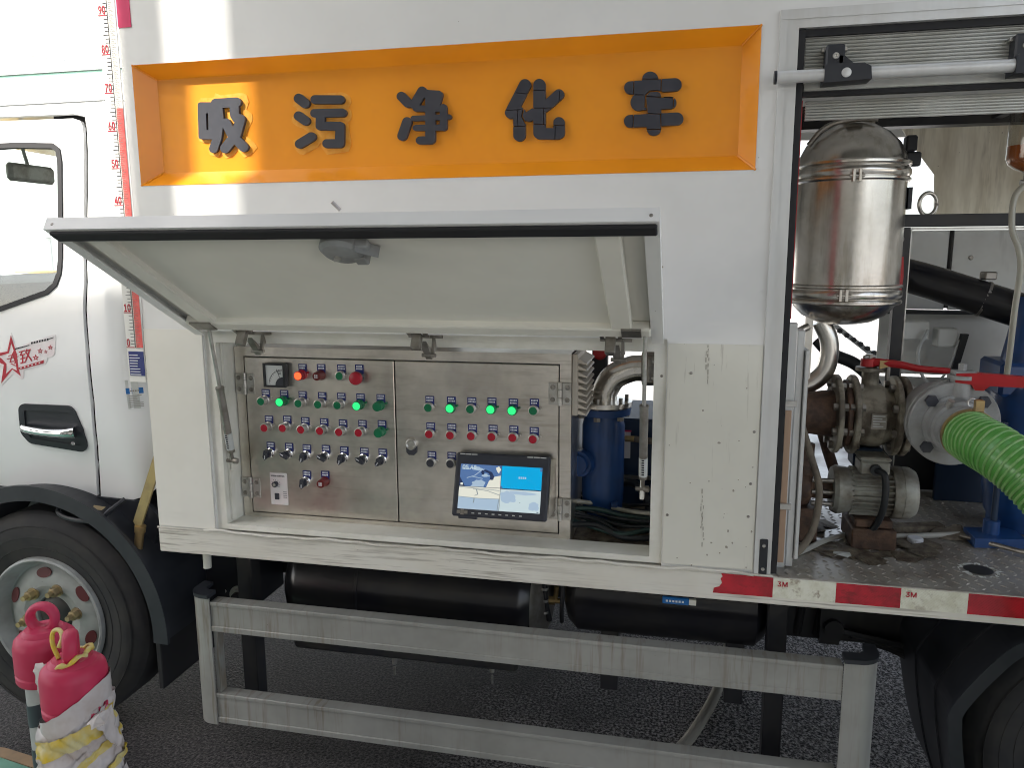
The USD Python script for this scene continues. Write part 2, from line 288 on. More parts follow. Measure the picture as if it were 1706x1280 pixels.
def bez(p, n=16):
    """A smooth curve through the points (Catmull-Rom)."""
    p = np.asarray(p, float); q = np.vstack([2 * p[0] - p[1], p, 2 * p[-1] - p[-2]]); out = []
    for i in range(1, len(q) - 2):
        for t in np.linspace(0, 1, n, endpoint=False):
            a, b, c, d = q[i - 1:i + 3]
            out.append(0.5 * (2 * b + (c - a) * t + (2 * a - 5 * b + 4 * c - d) * t * t + (3 * b - a - 3 * c + d) * t ** 3))
    return np.vstack([out, p[-1]])

def sheet(poly, cell, fn, thick):
    """A polygon in (a, b) cut into cells and bent by fn(a, b) into a smooth sheet with a back side and rims."""
    x0, y0, x1, y1 = poly.bounds; V, F, idx = [], [], {}
    def vid(p):
        k = (round(p[0], 5), round(p[1], 5))
        if k not in idx: idx[k] = len(V); V.append(k)
        return idx[k]
    for i in range(int((x1 - x0) / cell) + 1):
        for j in range(int((y1 - y0) / cell) + 1):
            for q in polys(poly.intersection(sbox(x0 + i * cell, y0 + j * cell, x0 + (i + 1) * cell, y0 + (j + 1) * cell))):
                m_v, m_f = trimesh.creation.triangulate_polygon(q, engine='earcut')
                ids = [vid(p) for p in m_v]
                for f in m_f:
                    t = [ids[k] for k in f]
                    if len(set(t)) == 3: F.append(t)
    P2 = np.array(V); F = np.array(F)
    a, b, c = P2[F[:, 0]], P2[F[:, 1]], P2[F[:, 2]]
    cr = (b[:, 0] - a[:, 0]) * (c[:, 1] - a[:, 1]) - (b[:, 1] - a[:, 1]) * (c[:, 0] - a[:, 0])
    F[cr < 0] = F[cr < 0][:, ::-1]
    P3 = np.array([fn(*p) for p in P2]); N = len(P3)
    m = trimesh.Trimesh(P3, F, process=False)
    nrm = m.vertex_normals
    back = P3 - nrm * thick
    e = np.sort(np.vstack([F[:, [0, 1]], F[:, [1, 2]], F[:, [2, 0]]]), axis=1)
    d = np.vstack([F[:, [0, 1]], F[:, [1, 2]], F[:, [2, 0]]])
    uq, inv, cnt = np.unique(e, axis=0, return_inverse=True, return_counts=True)
    rim = d[cnt[inv.ravel()] == 1]
    RF = np.vstack([np.c_[rim[:, 1], rim[:, 0], rim[:, 0] + N], np.c_[rim[:, 1], rim[:, 0] + N, rim[:, 1] + N]])
    return trimesh.Trimesh(np.vstack([P3, back]), np.vstack([F, F[:, ::-1] + N, RF]), process=False)

def strokes(items, to_xz, res=6):
    """Strokes (list of points, width) in photograph or drawing units, joined to one shape."""
    g = unary_union([LineString(p).buffer(w / 2, resolution=res) if len(p) > 1 else Point(p[0]).buffer(w / 2) for p, w in items])
    return affinity_map(g, to_xz)

def affinity_map(g, f):
    out = []
    for p in polys(g):
        out.append(Polygon([f(*q) for q in p.exterior.coords], [[f(*q) for q in r.coords] for r in p.interiors]).buffer(0))
    return unary_union(out)

# ------------------------------------------------------------------ scene helpers
COUNT, ORIGIN = {}, {}
def newpath(parent, name):
    k = (parent or '/World') + '/' + name
    c = COUNT.get(k, -1) + 1; COUNT[k] = c
    return k if c == 0 else '%s_%03d' % (k, c)

def keys(prim, label=None, category=None, group=None, kind=None):
    for k, v in (('label', label), ('category', category), ('group', group), ('kind', kind)):
        if v: prim.SetCustomDataByKey(k, v)

def thing(name, label, category, loc=(0, 0, 0), group=None):
    p = newpath(None, name); x = UsdGeom.Xform.Define(stage, p); x.AddTranslateOp().Set(Gf.Vec3d(*map(float, loc)))
    keys(x.GetPrim(), label, category, group); ORIGIN[p] = np.array(loc, float); return p

def part(parent, name, label=None):
    p = newpath(parent, name); x = UsdGeom.Xform.Define(stage, p)
    if label: keys(x.GetPrim(), label)
    return p

def obj(name, mesh, m, parent=None, smooth=30, label=None, category=None, group=None, kind=None):
    p = newpath(parent, name)
    o = ORIGIN.get('/' + '/'.join(p.split('/')[1:3])) if parent else None
    if isinstance(mesh, (list, tuple)): mesh = cat(*mesh)
    mesh = mesh.copy()
    if o is not None: mesh.apply_translation(-o)
    g = usdkit.mesh(stage, p, mesh, MATS[m], smooth=smooth)
    keys(g.GetPrim(), label, category, group, kind)
    return p

def text(s, height, x, z, y, depth=0.001, m=None, bold=False):
    t = meshkit.text_mesh(s, height, depth, bold); v = t.vertices
    return trimesh.Trimesh(np.c_[v[:, 0] + x, y - v[:, 2], v[:, 1] + z], t.faces, process=False)
# ================================================================== the setting
def grid_ground():
    xs = np.r_[-150, -60, -20, -8, np.linspace(-4, 4, 41), 8, 20, 60, 150]; ys = np.r_[-150, -60, -20, -8, np.linspace(-3, 2.4, 19), 3, 8, 20, 60, 200]
    X, Y = np.meshgrid(xs, ys); t = np.clip((X - 0.1) / 1.0, 0, 1); Z = -0.085 * t * t * (3 - 2 * t)
    n, m = X.shape; i = np.arange(n * m).reshape(n, m)
    F = np.c_[i[:-1, :-1].ravel(), i[:-1, 1:].ravel(), i[1:, 1:].ravel(), i[1:, :-1].ravel()]
    return trimesh.Trimesh(np.c_[X.ravel(), Y.ravel(), Z.ravel()], np.vstack([F[:, [0, 1, 2]], F[:, [0, 2, 3]]]), process=False)
obj('asphalt_ground', grid_ground(), 'asphalt', smooth=True, kind='structure')
obj('concrete_yard', box(-60, 60, 3.0, 80, -0.09, 0.004), 'concrete', smooth=False, kind='structure')
obj('green_painted_walkway', prism(Polygon([(-6, -0.17), (-2.16, -0.172), (-1.97, -0.204), (-1.9, -0.5), (-1.9, -3), (-6, -3)]), 0, 0.004, to=lambda a, b, c: (a, b, 0.004 * c)), 'green_floor_paint', smooth=False, kind='structure')
obj('brown_walkway_border', prism(Polygon([(-6, -0.11), (-2.16, -0.13), (-1.93, -0.165), (-1.86, -0.5), (-1.86, -3), (-1.897, -3), (-1.897, -0.5), (-1.968, -0.2), (-2.16, -0.169), (-6, -0.167)]), 0, 0.004, to=lambda a, b, c: (a, b, 0.004 * c)), 'brown_kerb_paint', smooth=False, kind='structure')

# white workshop beyond the cab
w = thing('workshop_building', 'white workshop with a green eaves band, in the yard beyond the white truck', 'building', (-13, 13, 0))
obj('wall', box(-40, -7.5, 13, 13.3, 0, 5.15), 'wall_white', w, smooth=False)
obj('eaves_band', box(-40.2, -7.3, 12.7, 13.1, 5.15, 5.42, 0.02), 'fascia_green', w, smooth=False)
obj('roof', hull((-40.2, 12.65, 5.43), (-7.3, 12.65, 5.43), (-40.2, 20, 8.5), (-7.3, 20, 8.5), (-40.2, 20, 5.43), (-7.3, 20, 5.43)), 'wall_white', w, smooth=False)
obj('roof_seam', tube([(-14.4, 12.9, 5.95), (-12.75, 12.62, 5.62)], 0.02, 6), 'cast_grey', w)
for i in range(5):
    obj('wall_post', box(-15.5 + 1.5 * i, -15.38 + 1.5 * i, 12.88, 12.99, 0, 2.0), 'frame_aluminium', w, smooth=False)
obj('wall_rail', box(-40, -8, 12.9, 12.98, 2.02, 2.1), 'frame_aluminium', w, smooth=False)

# canopy over the pavement behind the photographer, which shades the rear half of the truck
c = thing('pavement_canopy', 'flat pale canopy on posts over the pavement facing the truck', 'canopy', (4, -5, 0))
SX, SY, ZC = SUN_DIR[0] / SUN_DIR[2], SUN_DIR[1] / SUN_DIR[2], 4.3
def up_to(x, z): return (x + (ZC - z) * SX, (ZC - z) * SY)
plan = Polygon([up_to(-7.0, 1.40), up_to(-1.27, 1.40), up_to(-1.27, 3.8), (2.6, up_to(0, 3.8)[1]), (2.6, -9.5), (-12, -9.5), (-12, up_to(0, 1.40)[1])])
obj('roof_slab', prism(plan, 0, 1, to=lambda a, b_, d: (a, b_, ZC + 0.2 * d)), 'ceiling_white', c, smooth=False)
for x in (-0.6, 2.4):
    obj('post', rod((x, -5.2, 0.02), (x, -5.2, 4.29), 0.09), 'cast_grey', c)
px_, py_ = -1.535 + 1.6 * SX, 1.6 * SY; obj('sign_post', box(px_ - 0.045, px_ + 0.045, py_ - 0.04, py_ + 0.04, 0.02, 4.29), 'cast_grey', c, smooth=False)
obj('pavement', box(-1.7, 14, -9.5, -1.0, -0.1, 0.012), 'paving_beige', smooth=False, kind='structure')
b = thing('shop_building', 'grey rendered building behind the canopy facing the truck', 'building', (4, -9.5, 0))
obj('wall', box(-9, 3.2, -9.8, -9.5, 0, 5.5), 'wall_dark', b, smooth=False)
for i in range(3):
    f = obj('window', box(-7.6 + 3.4 * i, -5.4 + 3.4 * i, -9.5, -9.45, 0.9, 2.6), 'frame_aluminium', b, smooth=False)
    obj('pane', box(-7.5 + 3.4 * i, -5.5 + 3.4 * i, -9.447, -9.44, 1.0, 2.5), 'car_paint', f, smooth=False)

# ================================================================== the truck
TRUCK = thing('vacuum_truck', 'white sewage suction truck with an orange lettered sign panel, raised hatch and open roller shutter', 'truck', (0, 0, 0))
SIGN = (-1.573, 0.158, 1.822, 2.159)
skin = sbox(-1.607, 0.775, 2.7, 2.75)
for r_ in ((SIGN[0], SIGN[2], SIGN[1], SIGN[3]), (-1.405, 0.775, -0.043, 1.397), (0.2, 0.775, 2.45, 2.188)):
    skin = skin.difference(sbox(*r_))
skin = unary_union([skin, sbox(-1.607, 0.77, -1.405, 0.78), sbox(-0.043, 0.77, 0.2, 0.78)])
body = [prism(skin, 0, 0.03), box(-1.607, 2.7, 0.03, 2.05, 2.72, 2.75), box(-1.607, -1.58, 0.03, 2.05, 0.70, 2.72), box(2.67, 2.70, 0.03, 2.05, 0.70, 2.72), box(-1.58, 2.67, 0.05, 2.05, 0.70, 0.762)]
far = sbox(-1.58, 0.762, 2.67, 2.72).difference(sbox(-1.2, 0.80, -0.02, 1.6)).difference(sbox(0.35, 0.80, 2.4, 2.15))
body.append(prism(far, 2.02, 2.05))
cargo = obj('cargo_box', body, 'body_paint', TRUCK, smooth=False)
obj('lower_panel', prism(Polygon([(-0.040, 0.782), (0.197, 0.782), (0.197, 1.387), (-0.040, 1.387)]), -0.0035, -0.0005), 'panel_paint', TRUCK, smooth=False)
obj('lower_panel', box(-1.606, -1.408, -0.0025, -0.0005, 0.776, 1.40), 'cream_paint', TRUCK, smooth=False)
obj('sill_beam', [box(-1.609, 2.7, -0.007, 0.05, 0.69, 0.768, 0.004), box(-1.609, 0.25, -0.009, -0.006, 0.7695, 0.7745)], 'sill_paint', TRUCK, smooth=False)

# sealant lines, screws and scuffs on the panel
for (x, z) in ((-0.055, 1.30), (0.02, 1.31), (0.185, 1.16), (0.18, 0.93), (0.182, 1.02), (-0.03, 0.92)):
    obj('rivet', lathe((x, -0.004, z), (0, -1, 0), [(0, 0.004), (0.0015, 0.003), (0.002, 0)], 10), 'dull_steel', TRUCK)
chips = []
for px, py, w_, h_ in ((1244, 647, 3, 3), (1171, 684, 4, 4), (1198, 738, 6, 4), (1231, 735, 3, 2), (1254, 779, 3, 2), (1213, 885, 4, 5), (1220, 905, 3, 4), (1185, 905, 4, 3), (1178, 925, 3, 4), (1210, 912, 6, 6), (1252, 886, 3, 4), (1268, 882, 6, 4), (1150, 805, 3, 2), (1181, 802, 3, 2), (1222, 818, 4, 5), (1199, 922, 3, 3), (1243, 946, 3, 3), (1128, 930, 3, 2), (1152, 942, 3, 3), (1230, 800, 2, 2), (1242, 812, 2, 2), (1115, 742, 2, 2), (1104, 445, 3, 4)):
    q = at(px, py, y=-0.004); chips.append(prism(Polygon([(q[0] + w_ / 1250 * (0.6 + 0.6 * rng.random()) * math.cos(a), q[2] + h_ / 1250 * (0.6 + 0.6 * rng.random()) * math.sin(a)) for a in np.linspace(0, 6.28, 9)[:-1]]), -0.0046, -0.0040))
for (px, p0, p1) in ((1180, 575, 640), (1171, 815, 915), (1176, 585, 610), (1169, 840, 880)):
    py = p0
    while py < p1:
        q = at(px + rng.uniform(-1.6, 1.6), py, y=-0.004); l = rng.uniform(2, 9); chips.append(box(q[0] - 0.0009, q[0] + rng.uniform(0.0004, 0.0016), -0.0046, -0.0040, q[2] - l / 620, q[2])); py += l + rng.uniform(0.5, 5)
obj('paint_chips', chips, 'chip_grey', TRUCK, smooth=False, kind='stuff')
obj('corner_bracket', box(0.212, 0.233, -0.012, -0.003, 0.775, 0.872, 0.002), 'black_plastic', TRUCK, smooth=False)
for z in (0.79, 0.855):
    obj('bracket_screw', lathe((0.2225, -0.012, z), (0, -1, 0), [(0, 0.005), (0.0025, 0.004), (0.0027, 0)], 10), 'zinc', TRUCK)

# the sign: a recessed orange pan
x0, x1, z0, z1 = SIGN; D = 0.05; ix0, ix1, iz0, iz1 = -1.53, 0.118, 1.862, 2.126
def pan(o):
    A = [(x0, 0 + o, z0), (x1, 0 + o, z0), (x1, 0 + o, z1), (x0, 0 + o, z1)]; B = [(ix0, D + o, iz0), (ix1, D + o, iz0), (ix1, D + o, iz1), (ix0, D + o, iz1)]
    V = np.array(A + B); F = []
    for k in range(4):
        j = (k + 1) % 4; F += [[k, j, 4 + j], [k, 4 + j, 4 + k]]
    F += [[4, 5, 6], [4, 6, 7]]
    return V, np.array(F)
Va, Fa = pan(-0.0015); Vb, Fb = pan(0.003)
sign = obj('sign_panel', [trimesh.Trimesh(Va, Fa, process=False), trimesh.Trimesh(Vb, Fb[:, ::-1], process=False)], 'orange_paint', TRUCK, smooth=False)
obj('weld_bead', [tube([(x0, -0.002, z0), (ix0, D - 0.003, iz0)], 0.003, 6), tube([(x0, -0.002, z1), (ix0, D - 0.003, iz1)], 0.003, 6), tube([(x1, -0.002, z0), (ix1, D - 0.003, iz0)], 0.003, 6), tube([(x1, -0.002, z1), (ix1, D - 0.003, iz1)], 0.003, 6)], 'orange_paint', sign)
YL = 0.036
def zc(ox, oy, s):
    return lambda X, Y: tuple(at(ox + X / s, oy + Y / s, y=YL)[[0, 2]])
z4, z6, z5 = zc(210, 40, 3.219), zc(640, 120, 5.331), zc(740, 40, 3.046)
ch = []
mouth = affinity_map(Polygon([(398, 432), (478, 432), (478, 603), (402, 603)]).buffer(14).difference(Polygon([(428, 478), (439, 476), (442, 566), (431, 568)])), z4)
ji = strokes([([(480, 425), (590, 418)], 52), ([(492, 430), (500, 520), (488, 610), (468, 668)], 46), ([(578, 425), (582, 490)], 48), ([(590, 505), (610, 505)], 46), ([(612, 510), (590, 590), (530, 666)], 52), ([(535, 530), (570, 600), (630, 660)], 50)], z4)
ch.append(unary_union([mouth, ji]))
ch.append(strokes([([(925, 398), (958, 424)], 52), ([(924, 492), (960, 518)], 50), ([(930, 642), (992, 604)], 50), ([(1012, 404), (1146, 404)], 48), ([(1010, 477), (1158, 475)], 46), ([(1042, 480), (1040, 545)], 48), ([(1040, 545), (1146, 547)], 46), ([(1146, 547), (1144, 638)], 48), ([(1144, 640), (1076, 640)], 48)], z4))
ch.append(strokes([([(152, 215), (208, 272)], 84), ([(202, 440), (158, 566)], 84), ([(336, 168), (268, 286)], 84), ([(340, 190), (482, 200)], 74), ([(486, 200), (466, 280)], 64), ([(408, 220), (408, 596)], 88), ([(406, 604), (316, 606)], 72), ([(282, 322), (522, 322)], 56), ([(258, 410), (572, 396)], 48), ([(280, 494), (526, 490)], 54), ([(524, 312), (526, 490)], 62)], z6))
hua = strokes([([(1250, 112), (1170, 270), (1124, 360)], 104), ([(1200, 360), (1200, 560)], 108), ([(1378, 112), (1378, 540)], 108), ([(1552, 196), (1450, 290), (1286, 392)], 92), ([(1378, 545), (1536, 547)], 100), ([(1552, 540), (1552, 448)], 100)], z6)
seam6 = strokes([([(1175, 182), (1300, 196)], 7), ([(1080, 340), (1215, 330)], 7), ([(1186, 335), (1182, 475)], 7), ([(1145, 482), (1260, 478)], 7), ([(1325, 162), (1430, 158)], 7), ([(1300, 318), (1500, 318)], 7), ([(1416, 320), (1414, 470)], 7), ([(1325, 460), (1430, 464)], 7), ([(1556, 165), (1552, 290)], 7), ([(1490, 472), (1606, 468)], 7), ([(1520, 480), (1516, 600)], 7)], z6)
gap6 = strokes([([(1308, 180), (1300, 260), (1235, 320), (1222, 390), (1252, 450)], 16)], z6)
ch.append(hua.difference(seam6).difference(gap6))
che = strokes([([(946, 322), (1172, 306)], 66), ([(1046, 282), (1046, 330)], 84), ([(1036, 320), (986, 398)], 82), ([(980, 404), (1148, 398)], 62), ([(1064, 370), (1064, 528)], 74), ([(944, 492), (1182, 480)], 64)], z5)
seam5 = strokes([([(962, 290), (962, 352)], 5), ([(1102, 278), (1100, 340)], 5), ([(1005, 278), (1092, 278)], 5), ([(1024, 380), (1030, 450)], 6), ([(1020, 366), (1180, 374)], 5), ([(960, 460), (958, 522)], 5), ([(1098, 455), (1100, 520)], 5), ([(1030, 452), (1100, 456)], 5), ([(1028, 534), (1098, 534)], 5), ([(1164, 372), (1162, 428)], 5), ([(968, 358), (1010, 358)], 5)], z5)
gap5 = strokes([([(1020, 420), (1022, 360), (1042, 340), (1082, 338), (1110, 346)], 9)], z5)
ch.append(che.difference(seam5).difference(gap5))
for k, g in enumerate(ch):
    m = prism(g.simplify(0.0004), YL, D - 0.0005)
    cp = obj('character', m, 'letter_black', sign, smooth=False)
    if k < 3:
        o = g.buffer(0.012, join_style=1).simplify(0.002)
        o = unary_union([affinity.translate(o, rng.uniform(-.006, .008), rng.uniform(-.008, .002))])
        parts_ = []
        for p in polys(o):
            cs = np.array(p.exterior.coords); cs = cs + np.random.RandomState(k).normal(0, 0.003, cs.shape); q = Polygon(cs).buffer(0); parts_ += polys(q)
        if k < 2: obj('adhesive_residue', prism(unary_union(parts_), D - 0.0032, D - 0.0012), 'glue_residue', sign, smooth=False)

# pink-red reflective patch above the sign, measuring board on the front edge
obj('reflective_patch', box(-1.606, -1.564, -0.002, -0.0003, 2.262, 2.42), 'pink_red_print', TRUCK, smooth=False)
RX0, RX1, RZ = -1.668, -1.610, 1.342
ruler = obj('height_board', box(RX0, RX1, -0.004, 0.0, 1.235, 2.50, 0.0005), 'ruler_white', TRUCK, smooth=False)
mm = 0.1062
ticks, rticks, fine, digits = [], [], [], []
for k in range(0, 106):
    z = RZ + 0.01062 * k
    (rticks if k % 10 == 0 else ticks).append(box(RX0 + (0.001 if k % 10 == 0 else 0.013 if k % 5 == 0 else 0.018), RX0 + 0.029, -0.0052, -0.0045, z - 0.0008, z + (0.0016 if k % 10 == 0 else 0.0008)))
    for j in range(2):
        fine.append(box(RX0 + 0.034, RX0 + (0.05 if j == 0 else 0.044), -0.0066, -0.006, z + 0.0053 * j - 0.0004, z + 0.0053 * j + 0.0006))
for k in range(0, 110, 10):
    s = str(k); t = text(s, 0.022, 0, 0, -0.0045, 0.0008, bold=True); t.apply_scale([0.62, 1, 1]); t.apply_translation([RX0 + 0.002, 0, RZ + 0.01062 * k + 0.004]); [digits.append(d_) for d_ in t.split(only_watertight=False)]
obj('ticks', ticks, 'ink_black', ruler, smooth=False); obj('ten_marks', rticks, 'red_print', ruler, smooth=False); [obj('digit', d_, 'red_print', ruler, smooth=False) for d_ in digits]
obj('red_stripe', box(RX0 + 0.036, RX1, -0.0058, -0.0042, RZ, RZ + 0.70), 'ruler_red', ruler, smooth=False)
obj('fine_scale', fine, 'dull_steel', ruler, smooth=False)
obj('edge_line', box(RX0 + 0.0305, RX0 + 0.032, -0.0052, -0.0042, RZ, 2.5), 'ink_black', ruler, smooth=False)
obj('note_plate', box(RX0 + 0.006, RX1, -0.006, -0.0042, 1.255, RZ - 0.012), 'blue_label', ruler, smooth=False)
obj('note_lines', [box(RX0 + 0.009, RX0 + 0.009 + rng.uniform(.025, .04), -0.0072, -0.0062, 1.258 + .0085 * k, 1.2605 + .0085 * k) for k in range(8)], 'label_white', ruler, smooth=False)

# ------------------------------------------------------------------ hatch: hinged at the top, propped open
HU = np.array([0, -0.53, 0.291]); HL = np.linalg.norm(HU); HU /= HL; HN = np.array([0, 0.291, 0.53]) / np.linalg.norm([0.291, 0.53]); HO = np.array([0, -0.012, 1.414])
def FL(m):
    v = m.vertices; n = trimesh.Trimesh(HO + np.outer(v[:, 0], [1, 0, 0]) + np.outer(v[:, 1], HU) - np.outer(v[:, 2], HN), m.faces, process=False); n.fix_normals(); return n
def fb(x0, x1, s0, s1, d0, d1, b=0.0): return FL(box(x0, x1, s0, s1, d0, d1, b))
X0, X1 = -1.412, -0.052
hatch = obj('hatch', [fb(X0, X1, 0.0, HL, 0.0, 0.003), fb(X0, X1, HL - 0.004, HL, 0.003, 0.030), fb(X0, X0 + 0.004, 0, HL - 0.004, 0.003, 0.030), fb(X1 - 0.004, X1, 0, HL - 0.004, 0.003, 0.030),
    fb(X0 + 0.004, X0 + 0.03, 0, HL - 0.004, 0.026, 0.030), fb(X1 - 0.03, X1 - 0.004, 0, HL - 0.004, 0.026, 0.030), fb(X0 + 0.03, X1 - 0.03, HL - 0.035, HL - 0.004, 0.026, 0.030)], 'body_paint', TRUCK, smooth=False)
obj('inner_panel', fb(X0 + 0.125, X1 - 0.125, 0.10, HL - 0.004, 0.014, 0.017), 'flap_inside', hatch, smooth=False)
obj('side_channel', [fb(X0 + 0.075, X0 + 0.128, 0.09, HL - 0.04, 0.008, 0.034, 0.004), fb(X0 + 0.028, X0 + 0.076, 0.0, HL - 0.04, 0.006, 0.009)], 'flap_inside', hatch, smooth=False)
obj('side_channel', [fb(X1 - 0.128, X1 - 0.075, 0.09, HL - 0.04, 0.008, 0.034, 0.004), fb(X1 - 0.076, X1 - 0.028, 0.0, HL - 0.04, 0.006, 0.009)], 'flap_inside', hatch, smooth=False)
obj('hinge_rail', [fb(X0 + 0.03, X1 - 0.03, 0.052, 0.10, 0.008, 0.036, 0.004), fb(X0 + 0.03, X1 - 0.03, 0.0, 0.052, 0.006, 0.012)], 'flap_inside', hatch, smooth=False)
obj('rubber_seal', fb(X0 + 0.012, X1 - 0.004, HL - 0.040, HL - 0.006, 0.0305, 0.040, 0.003), 'black_rubber', hatch, smooth=False)
for x in (X0 + 0.02, X1 - 0.016):
    obj('screw', FL(lathe((x, HL, 0.017), (0, 1, 0), [(0, 0.004), (0.001, 0.003), (0.0012, 0)], 10)), 'dull_steel', hatch)
lx, ls = at(572, 395, y=-0.46)[0], HL - 0.10
latch = obj('latch', [FL(lathe((lx, ls, 0.017), (0, 0, 1), [(0, 0.050), (0.018, 0.050), (0.026, 0.040), (0.030, 0.0)], 28)), fb(lx - 0.012, lx + 0.07, ls + 0.012, ls + 0.030, 0.020, 0.040, 0.003), FL(hull((lx + 0.04, ls + 0.03, 0.02), (lx + 0.085, ls - 0.005, 0.02), (lx + 0.075, ls - 0.02, 0.02), (lx + 0.02, ls + 0.0, 0.02), (lx + 0.045, ls + 0.03, 0.052), (lx + 0.085, ls - 0.005, 0.048))), fb(lx + 0.02, lx + 0.05, ls - 0.045, ls - 0.015, 0.017, 0.045, 0.003)], 'cast_grey', hatch)
obj('latch_key', [FL(lathe((lx - 0.01, ls - 0.006, 0.035), (0, 0, 1), [(0, 0.006), (0.012, 0.006), (0.013, 0)], 12)), fb(lx - 0.018, lx - 0.002, ls - 0.009, ls - 0.003, 0.046, 0.056, 0.001)], 'zinc', hatch)
q = at(567, 345, y=-0.45)
obj('outer_handle', [FL(lathe((q[0], HL - 0.05, 0.0), (0, 0, -1), [(0, 0.012), (0.02, 0.012), (0.022, 0)], 16)), tube([(q[0] + 0.004, -0.46, 1.715), (q[0] - 0.010, -0.47, 1.732)], 0.004, 8)], 'zinc', hatch)
# hinges
for px in (415, 702, 1020):
    h0 = at(px, 556, y=-0.03); xh = h0[0]
    obj('hinge', [fb(xh - 0.035, xh + 0.035, 0.030, 0.062, 0.012, 0.017, 0.001), fb(xh - 0.028, xh - 0.018, 0.034, 0.058, 0.017, 0.035), fb(xh + 0.018, xh + 0.028, 0.034, 0.058, 0.017, 0.035), fb(xh - 0.014, xh + 0.012, 0.026, 0.046, 0.030, 0.075, 0.002),
        hull((xh - 0.002, -0.050, 1.385), (xh + 0.020, -0.050, 1.385), (xh - 0.002, -0.030, 1.372), (xh + 0.020, -0.030, 1.372), (xh + 0.006, -0.012, 1.330), (xh + 0.024, -0.012, 1.330), (xh + 0.006, 0.0, 1.345), (xh + 0.024, 0.0, 1.345)),
        hull((xh + 0.022, -0.002, 1.395), (xh + 0.030, -0.002, 1.395), (xh + 0.022, -0.018, 1.335), (xh + 0.030, -0.018, 1.335), (xh + 0.022, 0.010, 1.365), (xh + 0.030, 0.010, 1.365)),
        rod((xh - 0.004, -0.016, 1.342), (xh + 0.036, -0.016, 1.342), 0.0055), rod((xh - 0.03, -0.048, 1.398), (xh + 0.03, -0.048, 1.398), 0.004), box(xh - 0.02, xh + 0.05, -0.003, 0.008, 1.388, 1.396)], 'dull_steel', hatch)
    obj('hinge_link', fb(xh - 0.0125, xh + 0.0105, 0.0225, 0.0255, 0.036, 0.070), 'frame_paint', hatch, smooth=False)
# gas struts
def strut(pt, pb, bend=None):
    pt, pb = np.array(pt), np.array(pb); d = (pb - pt); L = np.linalg.norm(d); d /= L
    s = obj('gas_strut', [rod(pt + d * 0.47 * L, pt + d * 0.93 * L, 0.0115, 18), rod(pt + d * 0.46 * L, pt + d * 0.475 * L, 0.0125, 18), rod(pt + d * 0.93 * L, pb, 0.005), lathe(pb - [0.02, 0, 0], (1, 0, 0), [(0, 0), (0, 0.006), (0.02, 0.006), (0.024, 0.009), (0.036, 0.009), (0.04, 0)], 14)], 'dull_steel', TRUCK)
    obj('rod', [rod(pt, pt + d * 0.46 * L, 0.0055, 14), lathe(pt - [0.012, 0, 0], (1, 0, 0), [(0, 0), (0, 0.010), (0.024, 0.010), (0.024, 0)], 14)], 'zinc', s)
    u, v, w_ = frame_of(d); c0, c1 = pt + d * 0.79 * L, pt + d * 0.91 * L
    obj('strut_label', lathe(c0, d, [(0, 0.0116), (0, 0.0119), (np.linalg.norm(c1 - c0), 0.0119), (np.linalg.norm(c1 - c0), 0.0116)], 18), 'paper_grey', s)
    obj('label_marks', [box(p[0] - 0.004, p[0] + 0.003, p[1] - 0.0131, p[1] - 0.0121, p[2] - 0.002, p[2] + 0.002) for p in (c0 + (c1 - c0) * t for t in np.linspace(0.12, 0.9, 7))], 'ink_black', s, smooth=False)
    obj('jaw', [box(pb[0] - 0.008, pb[0] + 0.004, pb[1] - 0.004, pb[1] + 0.02, pb[2] - 0.03, pb[2] + 0.025, 0.002)], 'frame_paint', s, smooth=False)
    return s
s1 = strut((-1.330, -0.085, 1.440), at(388, 768, y=0.03))
obj('upper_bracket', [fb(-1.365, -1.30, 0.06, 0.105, 0.034, 0.04, 0.001), hull((-1.33, -0.085, 1.455), (-1.318, -0.085, 1.455), (-1.33, -0.06, 1.42), (-1.318, -0.06, 1.42), (-1.33, -0.11, 1.445), (-1.318, -0.11, 1.445))], 'dull_steel', s1, smooth=False)
s2 = strut(at(1075, 546, y=-0.085), at(1071, 815, y=0.03))
obj('upper_bracket', [fb(-0.155, -0.105, 0.06, 0.105, 0.034, 0.040, 0.001), rod((-0.145, -0.085, 1.438), (-0.09, -0.085, 1.436), 0.005), rod((-0.14, -0.085, 1.438), (-0.12, -0.085, 1.437), 0.009)], 'dull_steel', s2)
# frame round the hatch opening
fr = sbox(-1.405, 0.775, -0.043, 1.397).difference(sbox(-1.372, 0.792, -0.076, 1.362))
frame = obj('opening_frame', [prism(fr, 0.010, 0.045), box(-1.395, -1.372, 0.045, 0.14, 0.78, 1.39), box(-0.076, -0.060, 0.045, 0.14, 0.78, 1.39), box(-1.39, -0.06, 0.045, 0.10, 1.362, 1.372), box(-1.39, -0.06, 0.045, 0.10, 0.782, 0.790)], 'frame_paint', TRUCK, smooth=False)
obj('jamb_rib', box(-1.3705, -1.363, 0.03, 0.05, 0.80, 1.36), 'frame_paint', frame, smooth=False)
obj('sealant_ridge', tube([(x, -0.011 + 0.002 * math.sin(31 * x), 0.7735 + 0.0025 * math.sin(17 * x) + 0.0015 * math.sin(53 * x)) for x in np.linspace(-1.44, 0.20, 160)], 0.004, 6), 'sill_paint', frame)

